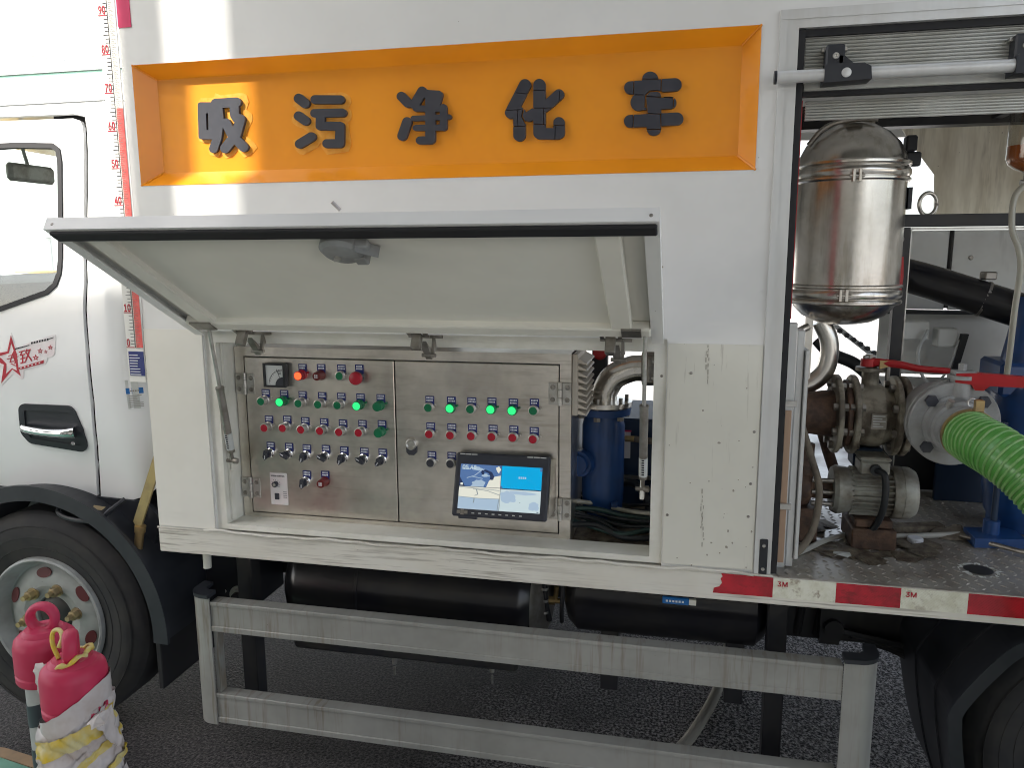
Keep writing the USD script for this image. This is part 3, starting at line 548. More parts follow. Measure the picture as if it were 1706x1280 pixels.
# ------------------------------------------------------------------ roller shutter and its frame
fr = sbox(0.2, 0.775, 2.45, 2.188).difference(sbox(0.243, 0.770, 2.41, 2.145))
obj('shutter_frame', [prism(fr, -0.006, 0.035), box(0.2, 0.216, -0.0085, -0.0065, 0.775, 2.1645), box(0.2, 2.45, -0.0085, -0.0065, 2.165, 2.187)], 'frame_aluminium', TRUCK, smooth=False)
obj('door_seal', [box(0.2435, 0.259, 0.0, 0.05, 0.775, 2.143), box(0.26, 2.41, 0.008, 0.02, 2.128, 2.144)], 'black_rubber', TRUCK, smooth=False)
shut = part(TRUCK, 'roller_shutter')
zt = 2.127; n = 0
while zt > 2.0305:
    obj('slat', [box(0.262, 2.40, 0.022, 0.030, zt - 0.0066, zt - 0.0004, 0.0022), box(0.262, 2.40, 0.026, 0.033, zt - 0.0085, zt + 0.0008)], 'shutter_aluminium', shut, smooth=False); zt -= 0.0081
obj('bottom_slat', [box(0.262, 2.40, 0.012, 0.034, 2.004, 2.0235, 0.002)], 'shutter_aluminium', shut, smooth=False)
obj('bottom_seal', box(0.262, 2.40, 0.014, 0.036, 1.992, 2.003), 'black_rubber', shut, smooth=False)
for k in range(7):
    obj('lower_slat', box(0.275, 2.40, 0.066, 0.074, 1.990 - 0.0068 * (k + 1) + 0.001, 1.990 - 0.0068 * k, 0.0015), 'shutter_aluminium', shut, smooth=False)
bar = obj('pull_bar', rod((0.194, -0.032, 2.030), (2.3, -0.032, 2.030), 0.0145, 20), 'frame_aluminium', shut)
obj('end_cap', lathe((0.189, -0.032, 2.030), (1, 0, 0), [(0, 0), (0, 0.0155), (0.006, 0.0155), (0.006, 0)], 20), 'black_plastic', shut)
for bx in (0.335, 0.735):
    obj('bar_bracket', [hull(*[(bx + dx, y, 2.030 + dz) for dx, dz in ((-0.035, 0.018), (-0.03, 0.022), (0.05, 0.02), (0.065, 0.012), (0.068, -0.016), (-0.035, -0.02)) for y in (-0.050, 0.02)]), box(bx - 0.03, bx + 0.012, -0.018, 0.022, 2.045, 2.102, 0.004), hull(*[(bx + dx, y, z) for dx, z in ((0.0, 2.045), (0.045, 2.045), (0.012, 2.075), (0.0, 2.075)) for y in (-0.018, 0.02)])], 'black_plastic', shut)
    obj('lens', lathe((bx + 0.012, -0.0505, 2.030), (0, -1, 0), [(0, 0.011), (0.002, 0.010), (0.003, 0)], 20), 'frame_aluminium', shut)
    obj('bracket_screw', lathe((bx - 0.008, -0.018, 2.075), (0, -1, 0), [(0, 0.008), (0.003, 0.007), (0.003, 0.003), (0.001, 0)], 14), 'zinc', shut)
    obj('clip', [box(bx - 0.036, bx - 0.030, 0.0, 0.022, 2.090, 2.098), box(bx + 0.012, bx + 0.020, 0.0, 0.022, 2.090, 2.098)], 'zinc', shut, smooth=False)
obj('red_edge_strip', box(0.262, 0.268, 0.055, 0.13, 1.45, 1.99), 'red_enamel', TRUCK, smooth=False)
obj('guide_rail', [box(0.262, 0.285, 0.05, 0.075, 0.775, 1.44, 0.002), box(0.288, 0.306, 0.06, 0.12, 0.775, 1.42, 0.002), box(0.3075, 0.318, 0.05, 0.13, 0.80, 1.37, 0.002)], 'frame_aluminium', TRUCK, smooth=False)
obj('rail_strip', [box(0.2655, 0.281, 0.046, 0.0495, 0.79, 1.21)], 'tan_plate', TRUCK, smooth=False)
for z in (1.23, 0.95):
    obj('rail_clamp', box(0.260, 0.292, 0.036, 0.0455, z - 0.008, z + 0.008, 0.001), 'zinc', TRUCK, smooth=False)

# ------------------------------------------------------------------ reflective tape on the sill
tz0, tz1 = 0.7115, 0.7665
def tape(xa, xb, m, ragged=False):
    g = sbox(xa, tz0, xb, tz1)
    if ragged: g = Polygon([(xa, tz0 - 0.001), (xb, tz0), (xb, tz1), (xa + 0.02, tz1 + 0.001), (xa + 0.024, tz1 - 0.008), (xa + 0.019, tz1 - 0.014), (xa + 0.023, tz1 - 0.026), (xa + 0.016, tz1 - 0.037), (xa + 0.002, tz1 - 0.042)])
    t = obj('reflective_tape', prism(g, -0.0085, -0.0072), m, TRUCK, smooth=False)
    nx = int((xb - xa) / 0.0075)
    li = []
    for k in range(-7, nx):
        for s in (1, -1):
            p0 = np.array([xa + 0.0075 * k, tz0 if s > 0 else tz1]); l = LineString([p0, p0 + np.array([0.0525, s * 0.055])]).buffer(0.00025, cap_style=2).intersection(g)
            li += polys(l)
    obj('weave', prism(unary_union(li).simplify(0.0001), -0.0090, -0.0086), m, t, smooth=False)
    return t
xs = [0.097, 0.251, 0.408, 0.565, 0.722, 0.879, 1.036, 1.193]
for k in range(7):
    t = tape(xs[k], xs[k + 1], 'red_tape' if k % 2 == 0 else 'white_tape', k == 0)
    if k % 2: 
        obj('print', text('3M', 0.013, xs[k] + 0.010, tz1 - 0.022, -0.0092, 0.0006, bold=True), 'red_print', t, smooth=False)

# ------------------------------------------------------------------ aluminium side guard
guard = part(TRUCK, 'side_guard')
def rail(z0, z1):
    r = obj('guard_rail', [box(-1.449, 0.442, 0.004, 0.040, z0 + 0.012, z1 - 0.010), box(-1.449, 0.442, 0.0, 0.045, z1 - 0.012, z1, 0.0012), box(-1.449, 0.442, 0.0, 0.045, z0, z0 + 0.018, 0.0012)], 'guard_aluminium', guard, smooth=False)
rail(0.430, 0.530); rail(0.112, 0.213)
def post(xa, xb, side):
    n = 10; pts = []
    xo, xi = (xa, xb) if side < 0 else (xb, xa); r = 0.055
    out = [(xi, 0.0)] + [(xo - side * (r - r * math.sin(a)), r - r * math.cos(a)) for a in np.linspace(0, math.pi / 2, n)] + [(xo, 0.10), (xo - side * 0.006, 0.10)] + [(xo - side * (r - (r - 0.006) * math.sin(a)), r - (r - 0.006) * math.cos(a)) for a in np.linspace(math.pi / 2, 0, n)] + [(xi, 0.006)]
    m = prism(Polygon(out).buffer(0), 0, 1, to=lambda a, b, c: (a, b - 0.003, 0.105 + c * 0.437))
    obj('guard_post', m, 'guard_aluminium', guard, smooth=40)
    capm = prism(Polygon([(xi, -0.005), *[(xo - side * (r - (r + .003) * math.sin(a)), r - (r + .003) * math.cos(a)) for a in np.linspace(0, math.pi / 2, n)], (xo + side * .003, 0.10), (xo - side * 0.03, 0.10), (xo - side * 0.035, 0.055), (xo - side * 0.05, 0.042), (xi, 0.042)]).buffer(0), 0, 1, to=lambda a, b, c: (a, b - 0.003, 0.542 + c * 0.012))
    obj('post_cap', capm, 'black_plastic', guard, smooth=40)
post(-1.527, -1.450, -1); post(0.443, 0.536, 1)
obj('inner_stile', [box(-1.449, -1.435, 0.01, 0.04, 0.2145, 0.4285)], 'guard_aluminium', guard, smooth=False)
for xa in (-1.475, 0.268):
    obj('guard_bracket', [box(xa, xa + 0.055, 0.20, 0.26, 0.05, 0.69, 0.003), box(xa - 0.03, xa + 0.12, 0.05, 0.26, 0.6815, 0.6895)], 'chassis_black', guard, smooth=False)
    for dx in (-0.015, 0.085):
        obj('bolt', lathe((xa + dx, 0.10, 0.681), (0, 0, -1), [(0, 0.011), (0.014, 0.011), (0.016, 0)], 6), 'zinc', guard, smooth=False)

# ------------------------------------------------------------------ chassis and tanks below the floor
obj('chassis_rail', box(-3.2, 2.7, 0.58, 0.65, 0.38, 0.69, 0.004), 'chassis_black', TRUCK, smooth=False)
obj('chassis_rail', box(-3.2, 2.7, 1.38, 1.45, 0.45, 0.69, 0.004), 'chassis_black', TRUCK, smooth=False)
for x in (-1.55, -0.75, -0.1, 0.62, 1.8):
    obj('cross_member', box(x, x + 0.07, 0.65, 1.38, 0.50, 0.66), 'chassis_black', TRUCK, smooth=False)
T1 = obj('air_tank', lathe((-1.335, 0.36, 0.485), (1, 0, 0), [(0, 0.0), (0.0, 0.07), (0.02, 0.13), (0.05, 0.175), (0.09, 0.195), (0.30, 0.195), (0.302, 0.199), (0.312, 0.199), (0.314, 0.195), (0.84, 0.195), (0.865, 0.188), (0.885, 0.17)], 48), 'tank_black', TRUCK)
obj('tank_end', lathe((-0.452, 0.36, 0.485), (1, 0, 0), [(0, 0.170), (0.02, 0.150), (0.045, 0.085), (0.052, 0)], 40), 'dull_steel', T1)
obj('lower_box', box(-1.30, -0.50, 0.24, 0.50, 0.262, 0.32, 0.01), 'chassis_black', TRUCK, smooth=False)
for x, L in ((-0.95, 0.05), (-0.60, 0.04)):
    obj('drain_valve', [rod((x, 0.30, 0.262), (x, 0.30, 0.262 - L), 0.008), rod((x, 0.30, 0.25 - L), (x, 0.30, 0.22 - L), 0.004), rod((x - 0.012, 0.30, 0.245), (x + 0.012, 0.30, 0.245), 0.006)], 'zinc', TRUCK)
T2 = obj('air_tank', lathe((-0.36, 0.36, 0.53), (1, 0, 0), [(0, 0), (0.004, 0.06), (0.02, 0.105), (0.05, 0.135), (0.60, 0.135), (0.63, 0.105), (0.64, 0)], 40), 'tank_black', TRUCK)
obj('tank_fitting', [lathe((-0.405, 0.30, 0.50), (1, 0, 0), [(0, 0), (0, 0.014), (0.02, 0.014), (0.02, 0.009), (0.045, 0.009)], 12), rod((-0.385, 0.30, 0.50), (-0.38, 0.30, 0.55), 0.008)], 'brass', T2)
obj('air_line', [tube(bez([(-0.41, 0.29, 0.66), (-0.415, 0.27, 0.58), (-0.41, 0.27, 0.50), (-0.40, 0.28, 0.44)]), 0.009, 10), tube(bez([(-0.36, 0.27, 0.66), (-0.352, 0.25, 0.58), (-0.356, 0.25, 0.50), (-0.36, 0.28, 0.44)]), 0.007, 10)], 'black_rubber', TRUCK)
for z in (0.60, 0.55, 0.51, 0.47):
    obj('hose_clip', lathe((-0.414, 0.268, z), (0, 0, 1), [(0, 0.011), (0, 0.0125), (0.008, 0.0125), (0.008, 0.011)], 14), 'zinc', TRUCK)
for px, py in ((1015, 1145), (1220, 1168)):
    q = at(px, py, y=0.3); obj('hanger_bracket', [box(q[0] - 0.028, q[0] + 0.028, 0.28, 0.34, q[2], 0.50, 0.003)], 'chassis_black', TRUCK, smooth=False)
obj('drop_stub', rod(at(345, 925, y=0.05) + [0, 0, 0.02], at(346, 946, y=0.05), 0.013), 'frame_paint', TRUCK)
q = at(402, 988, y=0.30)
ft = obj('air_valve', [lathe(q, (0.15, -1, 0), [(0, 0.035), (0.02, 0.035), (0.02, 0.026), (0.035, 0.026), (0.035, 0)], 24), rod(q + [-0.03, 0, 0.01], q + [-0.055, -0.01, 0.01], 0.013), rod(q + [-0.025, 0, -0.025], q + [-0.05, -0.01, -0.03], 0.013), rod(q, q + [0.01, 0, 0.07], 0.008)], 'zinc', TRUCK)
obj('valve_cap', lathe(q + [0.004, -0.03, 0], (0.15, -1, 0), [(0, 0.019), (0.022, 0.018), (0.024, 0)], 18), 'black_rubber', ft)
q = at(412, 1062, y=0.30)
obj('filter_bowl', lathe(q + [0, 0, 0.06], (0, 0, -1), [(0, 0.022), (0.075, 0.022), (0.088, 0.012), (0.10, 0.006), (0.105, 0)], 18), 'paper_grey', TRUCK)
q = at(1130, 1001, y=0.10)
bt = obj('blue_lever', [box(q[0] - 0.045, q[0] + 0.03, 0.09, 0.10, q[2] - 0.009, q[2] + 0.011, 0.002)], 'bright_blue', TRUCK, smooth=False)
obj('lever_print', [box(q[0] - 0.035 + 0.009 * k, q[0] - 0.029 + 0.009 * k, 0.0885, 0.0895, q[2] - 0.002, q[2] + 0.004) for k in range(6)], 'label_white', bt, smooth=False)
obj('lever_end', [box(q[0] + 0.03, q[0] + 0.05, 0.09, 0.10, q[2] - 0.007, q[2] + 0.009), rod((q[0] + 0.062, 0.10, 0.69), (q[0] + 0.062, 0.10, 0.655), 0.014)], 'frame_paint', bt)
for px in (1270, 1318):
    obj('floor_bolt', lathe((at(px, 1016, y=0.06)[0], 0.06, 0.69), (0, 0, -1), [(0, 0.011), (0.016, 0.011), (0.018, 0)], 6), 'zinc', TRUCK, smooth=False)
for a, b_ in (((0.42, 0.5, 0.62), (0.46, 0.52, 0.36)), ((0.36, 0.5, 0.66), (0.40, 0.52, 0.36))):
    obj('brake_hose', tube(bez([a, tuple((np.array(a) + np.array(b_)) / 2 + [0.03, 0, 0.03]), b_]), 0.013, 10), 'black_rubber', TRUCK)
obj('sub_frame', [box(0.34, 2.6, 0.52, 0.575, 0.345, 0.62, 0.004)], 'chassis_black', TRUCK, smooth=False)
obj('spring_hanger', [hull(*[(x, y, z) for y in (0.46, 0.54) for x, z in ((0.46, 0.68), (0.58, 0.68), (0.52, 0.36), (0.46, 0.36))]), rod((0.50, 0.44, 0.42), (0.50, 0.56, 0.42), 0.03)], 'chassis_black', TRUCK)
for k in range(4): obj('leaf_spring', tube([(0.50 + 0.06 * k, 0.49, 0.40 - 0.016 * k), (0.8, 0.49, 0.35 - 0.016 * k), (1.155, 0.49, 0.33 - 0.016 * k)], 0.012, 6), 'chassis_black', TRUCK)
obj('axle', rod((1.15, 0.1, 0.30), (1.15, 1.95, 0.30), 0.06), 'chassis_black', TRUCK)
obj('drive_shaft', rod((-1.5, 1.0, 0.45), (1.1, 1.0, 0.32), 0.045), 'chassis_black', TRUCK)
obj('gearbox', box(-1.9, -1.1, 0.80, 1.25, 0.30, 0.70, 0.04), 'chassis_black', TRUCK)
obj('far_tank', lathe((-1.3, 1.72, 0.46), (1, 0, 0), [(0, 0), (0.02, 0.13), (0.06, 0.19), (1.1, 0.19), (1.16, 0.1), (1.16, 0)], 28), 'tank_black', TRUCK)
obj('battery_box', box(-1.66, -1.50, 0.28, 0.56, 0.34, 0.68, 0.01), 'black_plastic', TRUCK, smooth=False)
obj('cab_mount', [box(-1.80, -1.56, 0.16, 0.30, 0.655, 0.665), box(-1.82, -1.52, 0.30, 0.56, 0.46, 0.68, 0.01), rod((-1.79, 0.14, 0.66), (-1.76, 0.14, 0.67), 0.02)], 'chassis_black', TRUCK, smooth=False)
# rear wheel and mudguard
prof = [(0.80, 0.03), (0.765, 0.143), (0.735, 0.29), (0.722, 0.39), (0.728, 0.446), (0.797, 0.557), (0.868, 0.632), (1.0, 0.675), (1.2, 0.682)]
pr_ = bez([(a, 0, b) for a, b in prof], 6)[:, [0, 2]]
prm = LineString(pr_).buffer(0.004, cap_style=2)
mud = obj('mudguard', [prism(prm, 0.0, 0.55), prism(LineString(pr_).buffer(0.017, cap_style=2), -0.004, 0.012)], 'black_plastic', TRUCK, smooth=35)
obj('mudguard_rib', [prism(LineString(pr_).buffer(0.010, cap_style=2), y, y + 0.025) for y in (0.14, 0.33)], 'black_plastic', mud, smooth=35)
def wheel(cx, cz, y, R, steer=True):
    w = part(TRUCK, 'wheel')
    obj('tyre', lathe((cx, y + 0.02, cz), (0, 1, 0), [(-0.002, 0.222), (-0.012, 0.25), (-0.022, 0.29), (-0.024, 0.325), (-0.012, 0.355), (0.0, R - 0.012), (0.012, R - 0.002), (0.03, R), (0.16, R), (0.20, R - 0.03), (0.20, 0.22)], 72), 'tyre_rubber', w)
    obj('sidewall_rings', [lathe((cx, y + 0.02, cz), (0, 1, 0), [(d, r - 0.002), (d - 0.0025, r), (d, r + 0.002)], 72) for r, d in ((0.262, -0.0145), (0.300, -0.0215), (0.338, -0.0205))], 'tyre_rubber', w)
    obj('rim', lathe((cx, y, cz), (0, 1, 0), [(0.02, 0.224), (0.002, 0.222), (-0.002, 0.216), (0.002, 0.211), (0.022, 0.207), (0.040, 0.200), (0.050, 0.192), (0.052, 0.186), (0.038, 0.165), (0.030, 0.140), (0.030, 0.112), (0.040, 0.095), (0.042, 0.072), (0.060, 0.070), (0.10, 0.068)], 64), 'rim_grey', w)
    for k in range(6):
        a = math.radians(38 + 60 * k - 2); c_ = np.array([cx + 0.160 * math.cos(a), y + 0.0335, cz + 0.160 * math.sin(a)])
        t = np.array([-math.sin(a), 0, math.cos(a)]); rd = np.array([math.cos(a), 0.28, math.sin(a)])
        e = [c_ + t * 0.030 * math.cos(b_) + rd * 0.017 * math.sin(b_) + np.array([0, -0.0015, 0]) for b_ in np.linspace(0, 2 * math.pi, 20, endpoint=False)]
        obj('hand_hole', hull(*(e + [p + np.array([0, 0.004, 0]) for p in e])), 'rim_hole_red', w, smooth=False)
        a2 = math.radians(12 + 60 * k); n_ = np.array([cx + 0.104 * math.cos(a2), y + 0.036, cz + 0.104 * math.sin(a2)])
        obj('lug_nut', [lathe(n_, (0, -1, 0), [(0, 0.022), (0.008, 0.022), (0.008, 0.0)], 16), lathe(n_ + [0, -0.008, 0], (0, -1, 0), [(0, 0.017), (0.022, 0.017), (0.024, 0.013), (0.024, 0)], 6), rod(n_ + [0, -0.03, 0], n_ + [0, -0.05, 0], 0.009)], 'zinc_yellow', w, smooth=25)
    obj('hub', lathe((cx, y + 0.05, cz), (0, -1, 0), [(-0.05, 0.068), (0, 0.066), (0.01, 0.05), (0.012, 0)], 28), 'chassis_black', w)
    return w
wheel(-2.11, 0.385, 0.03, 0.385)
wheel(1.155, 0.30, 0.06, 0.385)
# ------------------------------------------------------------------ the cab
CZ = [0.78, 0.86, 0.95, 1.05, 1.15, 1.30, 1.42, 1.50, 1.56, 1.65, 1.80, 1.95, 2.05, 2.11, 2.15, 2.18]
CY = [0.130, 0.112, 0.090, 0.073, 0.063, 0.056, 0.058, 0.063, 0.070, 0.080, 0.096, 0.112, 0.124, 0.142, 0.172, 0.225]
from scipy.interpolate import PchipInterpolator
cab_prof = PchipInterpolator(CZ, CY)
def cab_y(x, z):
    y = float(cab_prof(min(max(z, 0.78), 2.18))); e = x + 1.775
    if e > 0: e = min(e, 0.0999); y += 0.10 - math.sqrt(0.01 - e * e)
    return y
def cab_at(px, py, dx=0):
    y = 0.08
    for _ in range(6):
        p = at(px, py, y=y); y = cab_y(p[0], p[2])
    return np.array([p[0], p[2]])
def cab_xyz(o=0.0):
    return lambda x, z: (x, cab_y(x, z) - o, z)
gapL = [(122, 197), (134, 201), (138, 212), (139, 232), (140, 250), (140, 330), (138, 420), (140, 470), (138, 515), (143, 588), (151, 672), (157, 742), (159, 775), (161.5, 827)]
gl = [cab_at(*p) for p in gapL]
gr = [cab_at(p[0] + 6.5, p[1]) for p in gapL[2:]]
win = [cab_at(*p) for p in ((30, 242), (88, 243), (97, 250), (100, 270), (101, 350), (101, 430), (99, 455), (92, 474), (78, 487), (50, 497), (0, 515))]
win = Polygon([(-3.02, win[0][1])] + [tuple(p) for p in win] + [(-3.02, 1.42)]).buffer(0.012).buffer(-0.012)
dbot = 0.812
door = Polygon([(-3.25, gl[0][1] + 0.012), tuple(gl[0])] + [tuple(p) for p in gl[1:]] + [(gl[-1][0], dbot), (-2.30, dbot + 0.01), (-3.25, dbot + 0.05)]).buffer(0)
CAB = part(TRUCK, 'cab')
dm = sheet(door.difference(win), 0.045, cab_xyz(), 0.012)
obj('door_panel', dm, 'cab_paint', CAB, smooth=50)
rear = [tuple(cab_at(*p)) for p in ((170, 828), (205, 830), (232, 806), (240, 780))]
shell = Polygon([(-3.32, 2.178), (-1.69, 2.178), (-1.69, 0.93), (-1.70, 0.86), (-1.74, 0.825), (-1.80, 0.806)] + [(gr[-1][0], 0.806)] + [tuple(p) for p in gr[::-1]] + [(gl[1][0] + 0.016, gl[0][1] + 0.004), (gl[0][0], gl[0][1] + 0.014), (-3.32, gl[0][1] + 0.026)]).buffer(0)
obj('rear_pillar', sheet(shell, 0.03, cab_xyz(), 0.012), 'cab_paint', CAB, smooth=50)
obj('drip_rail', sheet(sbox(-3.3, 2.098, -1.72, 2.106), 0.05, cab_xyz(0.006), 0.008), 'cab_paint', CAB, smooth=50)
obj('roof', [hull((-3.3, 0.22, 2.178), (-1.70, 0.22, 2.178), (-3.3, 0.40, 2.215), (-1.70, 0.40, 2.215), (-3.3, 1.60, 2.215), (-1.70, 1.60, 2.215), (-3.3, 1.80, 2.16), (-1.70, 1.80, 2.16), (-3.3, 1.80, 2.14), (-1.7, 0.23, 2.165), (-3.3, 0.23, 2.165), (-1.7, 1.8, 2.14))], 'cab_paint', CAB, smooth=40)
obj('back_wall', box(-1.72, -1.70, 0.16, 1.90, 0.85, 2.17), 'cab_paint', CAB, smooth=False)
farside = sbox(-3.3, 0.85, -1.70, 2.17).difference(sbox(-3.05, 1.50, -1.85, 2.04))
obj('far_door', prism(farside, 1.88, 1.91), 'cab_paint', CAB, smooth=False)
wf = [box(-3.34, -3.30, 0.10, 1.92, 0.85, 1.42), box(-3.34, -3.30, 0.12, 0.20, 1.42, 2.17), box(-3.34, -3.30, 1.82, 1.90, 1.42, 2.17)]
obj('front_wall', wf, 'cab_paint', CAB, smooth=False)
obj('windscreen', box(-3.325, -3.318, 0.20, 1.82, 1.42, 2.12), 'pane_glass', CAB, smooth=False)
obj('dashboard', [hull(*[(x, y, z) for y in (0.16, 1.86) for x, z in ((-3.29, 0.9), (-3.29, 1.50), (-3.05, 1.535), (-2.90, 1.50), (-2.84, 1.40), (-2.86, 0.9))])], 'cab_interior', CAB)
obj('cab_floor', box(-3.3, -1.72, 0.17, 1.88, 0.84, 0.88), 'cab_interior', CAB, smooth=False)
obj('seat', [box(-2.35, -1.85, 0.30, 0.85, 0.88, 1.10, 0.03), box(-1.95, -1.80, 0.30, 0.85, 1.10, 1.42, 0.03), box(-2.35, -1.85, 1.10, 1.70, 0.88, 1.10, 0.03), box(-1.95, -1.80, 1.10, 1.70, 1.10, 1.42, 0.03)], 'cab_interior', CAB, smooth=False)
wl = np.array(win.exterior.coords)
seal = LineString(wl).buffer(0.0085)
obj('window_seal', sheet(seal.difference(win.buffer(-0.0075)), 0.03, cab_xyz(0.004), 0.02), 'black_rubber', CAB, smooth=50)
obj('window_glass', sheet(win, 0.06, lambda x, z: (x, cab_y(x, z) + 0.010, z), 0.003), 'pane_glass', CAB, smooth=50)
obj('gap_backing', sheet(sbox(-1.99, 0.80, -1.78, 2.16).difference(win.buffer(0.02)), 0.045, lambda x, z: (x, cab_y(x, z) + 0.028, z), 0.004), 'black_rubber', CAB, smooth=50)
# inner mirror behind the windscreen
mc = at(52, 290, y=1.0); 
obj('inner_mirror', [box(mc[0] - 0.05, mc[0] - 0.01, 0.90, 1.16, mc[2] - 0.035, mc[2] + 0.045, 0.015), rod((mc[0] - 0.03, 1.02, mc[2] + 0.03), (mc[0] - 0.06, 1.02, mc[2] + 0.15), 0.008)], 'motor_grey', CAB)
# door handle
hc = cab_at(86, 713); hw, hh = 0.112, 0.068
hr = sbox(hc[0] - hw, hc[1] - hh, hc[0] + hw, hc[1] + hh)
hp = Polygon([(hc[0] - hw + 0.012, hc[1] + hh), (hc[0] + hw - 0.02, hc[1] + hh), (hc[0] + hw, hc[1] + 0.0), (hc[0] + hw + 0.004, hc[1] - hh + 0.01), (hc[0] + hw - 0.01, hc[1] - hh), (hc[0] - hw + 0.02, hc[1] - hh + 0.02), (hc[0] - hw, hc[1] - 0.02)]).buffer(-0.018).buffer(0.030).buffer(0.0)
obj('handle_recess', [sheet(hp.difference(hp.buffer(-0.022)), 0.03, cab_xyz(0.005), 0.008), sheet(hp.buffer(-0.018), 0.03, cab_xyz(0.0015), 0.003)], 'black_plastic', CAB, smooth=50)
hy = cab_y(*hc) - 0.024
obj('door_handle', [tube(bez([(hc[0] - hw + 0.012, hy + 0.012, hc[1] - 0.002), (hc[0] - hw + 0.04, hy, hc[1] - 0.004), (hc[0], hy - 0.003, hc[1] - 0.010), (hc[0] + hw - 0.04, hy, hc[1] - 0.010), (hc[0] + hw - 0.012, hy + 0.012, hc[1] - 0.008)], 8), np.r_[np.linspace(0.012, 0.013, 16), np.linspace(0.013, 0.019, 17)], 14)], 'chrome', CAB)
obj('key_lock', lathe((hc[0] + hw - 0.03, cab_y(*hc) - 0.004, hc[1] - 0.048), (0, -1, 0), [(0, 0.007), (0.003, 0.006), (0.0031, 0)], 12), 'chrome', CAB)
# star sticker with two characters
def zs(X, Y): return tuple(cab_at(X / 9.143, 520 + Y / 9.143))
def surf(g, m, name, off, parent=CAB, label=None):
    return obj(name, sheet(g, 0.04, cab_xyz(off), 0.0006), m, parent, smooth=50, label=label)
star_px = [(175, 350), (232, 575), (455, 505), (270, 640), (60, 700)]
outer = Polygon([(175, 315), (250, 545), (470, 455), (640, 405), (820, 330), (852, 350), (855, 400), (832, 650), (800, 680), (725, 700), (715, 770), (690, 800), (370, 880), (362, 1010), (330, 1025), (195, 950), (35, 1115), (15, 1100), (60, 850), (-200, 760), (-200, 640), (95, 585)])
surf(affinity_map(outer, zs), 'sticker_white', 'star_sticker', 0.0012)
star = Polygon([(172, 355), (238, 575), (120, 605), (-160, 690), (-120, 745), (62, 790), (105, 800), (25, 1085), (195, 880), (322, 975), (285, 850)])
so = Polygon([(172, 355), (240, 575), (262, 640), (285, 850), (322, 975), (195, 872), (25, 1085), (66, 800), (-160, 700), (-160, 655), (118, 600)])
si = Polygon([(178, 470), (215, 585), (190, 640), (250, 800), (262, 895), (190, 855), (95, 945), (105, 790), (20, 700), (-60, 690), (140, 625)])
surf(affinity_map(so.difference(si), zs), 'red_print', 'star_outline', 0.0020)
zhuan = [([(138, 668), (262, 636)], 12), ([(118, 716), (284, 674)], 12), ([(200, 630), (160, 762)], 13), ([(158, 765), (276, 735)], 12), ([(276, 735), (226, 782)], 13), ([(176, 786), (256, 822)], 13)]
zhi = [([(300, 610), (388, 585)], 16), ([(345, 600), (315, 655)], 16), ([(315, 660), (385, 640)], 16), ([(322, 715), (390, 695)], 16), ([(352, 660), (350, 775)], 18), ([(322, 780), (392, 760)], 18), ([(415, 570), (398, 620)], 18), ([(405, 595), (468, 570)], 18), ([(455, 585), (400, 740)], 20), ([(412, 625), (488, 740)], 20)]
surf(strokes(zhuan, zs, 2), 'red_print', 'sticker_character', 0.0022); surf(strokes(zhi, zs, 2), 'red_print', 'sticker_character', 0.0022)
surf(affinity_map(Polygon([(285, 848), (676, 730), (668, 780), (310, 880)]), zs), 'red_print', 'sticker_band', 0.0022)
surf(affinity_map(unary_union([Polygon([(235, 552), (450, 500), (450, 512), (238, 572)]), Polygon([(750, 402), (822, 382), (815, 396), (752, 416)])] + [Polygon([(480 + 40 * k, 458 - 9 * k), (505 + 40 * k, 452 - 9 * k), (505 + 40 * k, 482 - 9 * k), (480 + 40 * k, 490 - 9 * k)]) for k in range(7)]), zs), 'ink_black', 'sticker_lines', 0.0022)
ss = []
for cx, cy, r in ((550, 695, 52), (618, 592, 46), (703, 605, 30), (772, 540, 40)):
    o = [(cx + rr * math.sin(a), cy - rr * math.cos(a)) for k in range(10) for a, rr in [(k * math.pi / 5, r if k % 2 == 0 else r * 0.42)]]
    ss.append(Polygon(o).difference(affinity.scale(Polygon(o), 0.5, 0.5, origin=(cx, cy))))
surf(affinity_map(unary_union(ss), zs), 'red_print', 'small_stars', 0.0022)
surf(affinity_map(unary_union([Polygon([(320 + 56 * k, 845 - 16 * k), (342 + 56 * k, 838 - 16 * k), (342 + 56 * k, 858 - 16 * k), (322 + 56 * k, 866 - 16 * k)]) for k in range(6)]), zs), 'sticker_white', 'band_print', 0.0032)
# louvred vent, latch hardware and paper label on the rear pillar
va, vb = cab_at(211, 556), cab_at(233, 592)
vent = sbox(va[0], vb[1] + 0.018, vb[0], va[1] + 0.08); vent = unary_union([vent, Point((va[0] + vb[0]) / 2, vb[1] + 0.020).buffer((vb[0] - va[0]) / 2)])
obj('cab_vent', sheet(vent, 0.02, cab_xyz(0.004), 0.006), 'black_plastic', CAB, smooth=50)
obj('vent_slat', [sheet(sbox(va[0] + 0.008, vb[1] + 0.010 + 0.017 * k, vb[0] - 0.006, vb[1] + 0.018 + 0.017 * k), 0.03, cab_xyz(0.008), 0.004) for k in range(5)], 'black_plastic', CAB, smooth=50)
la, lb = cab_at(208, 634), cab_at(237, 680)
surf(sbox(la[0], lb[1], min(lb[0], -1.69), la[1]), 'paper_grey', 'paper_label', 0.001)
surf(sbox(la[0], la[1] - 0.045, min(lb[0] + 0.01, -1.685), la[1] - 0.026), 'bright_blue', 'label_band', 0.0022)
surf(unary_union([sbox(la[0] + 0.006, la[1] - 0.052 - 0.006 * k, la[0] + 0.006 + rng.uniform(0.02, 0.04), la[1] - 0.050 - 0.006 * k) for k in range(7)] + [sbox(la[0] + 0.012 + 0.006 * k, la[1] - 0.037, la[0] + 0.016 + 0.006 * k, la[1] - 0.033) for k in range(4)]), 'dull_steel', 'label_print', 0.003)
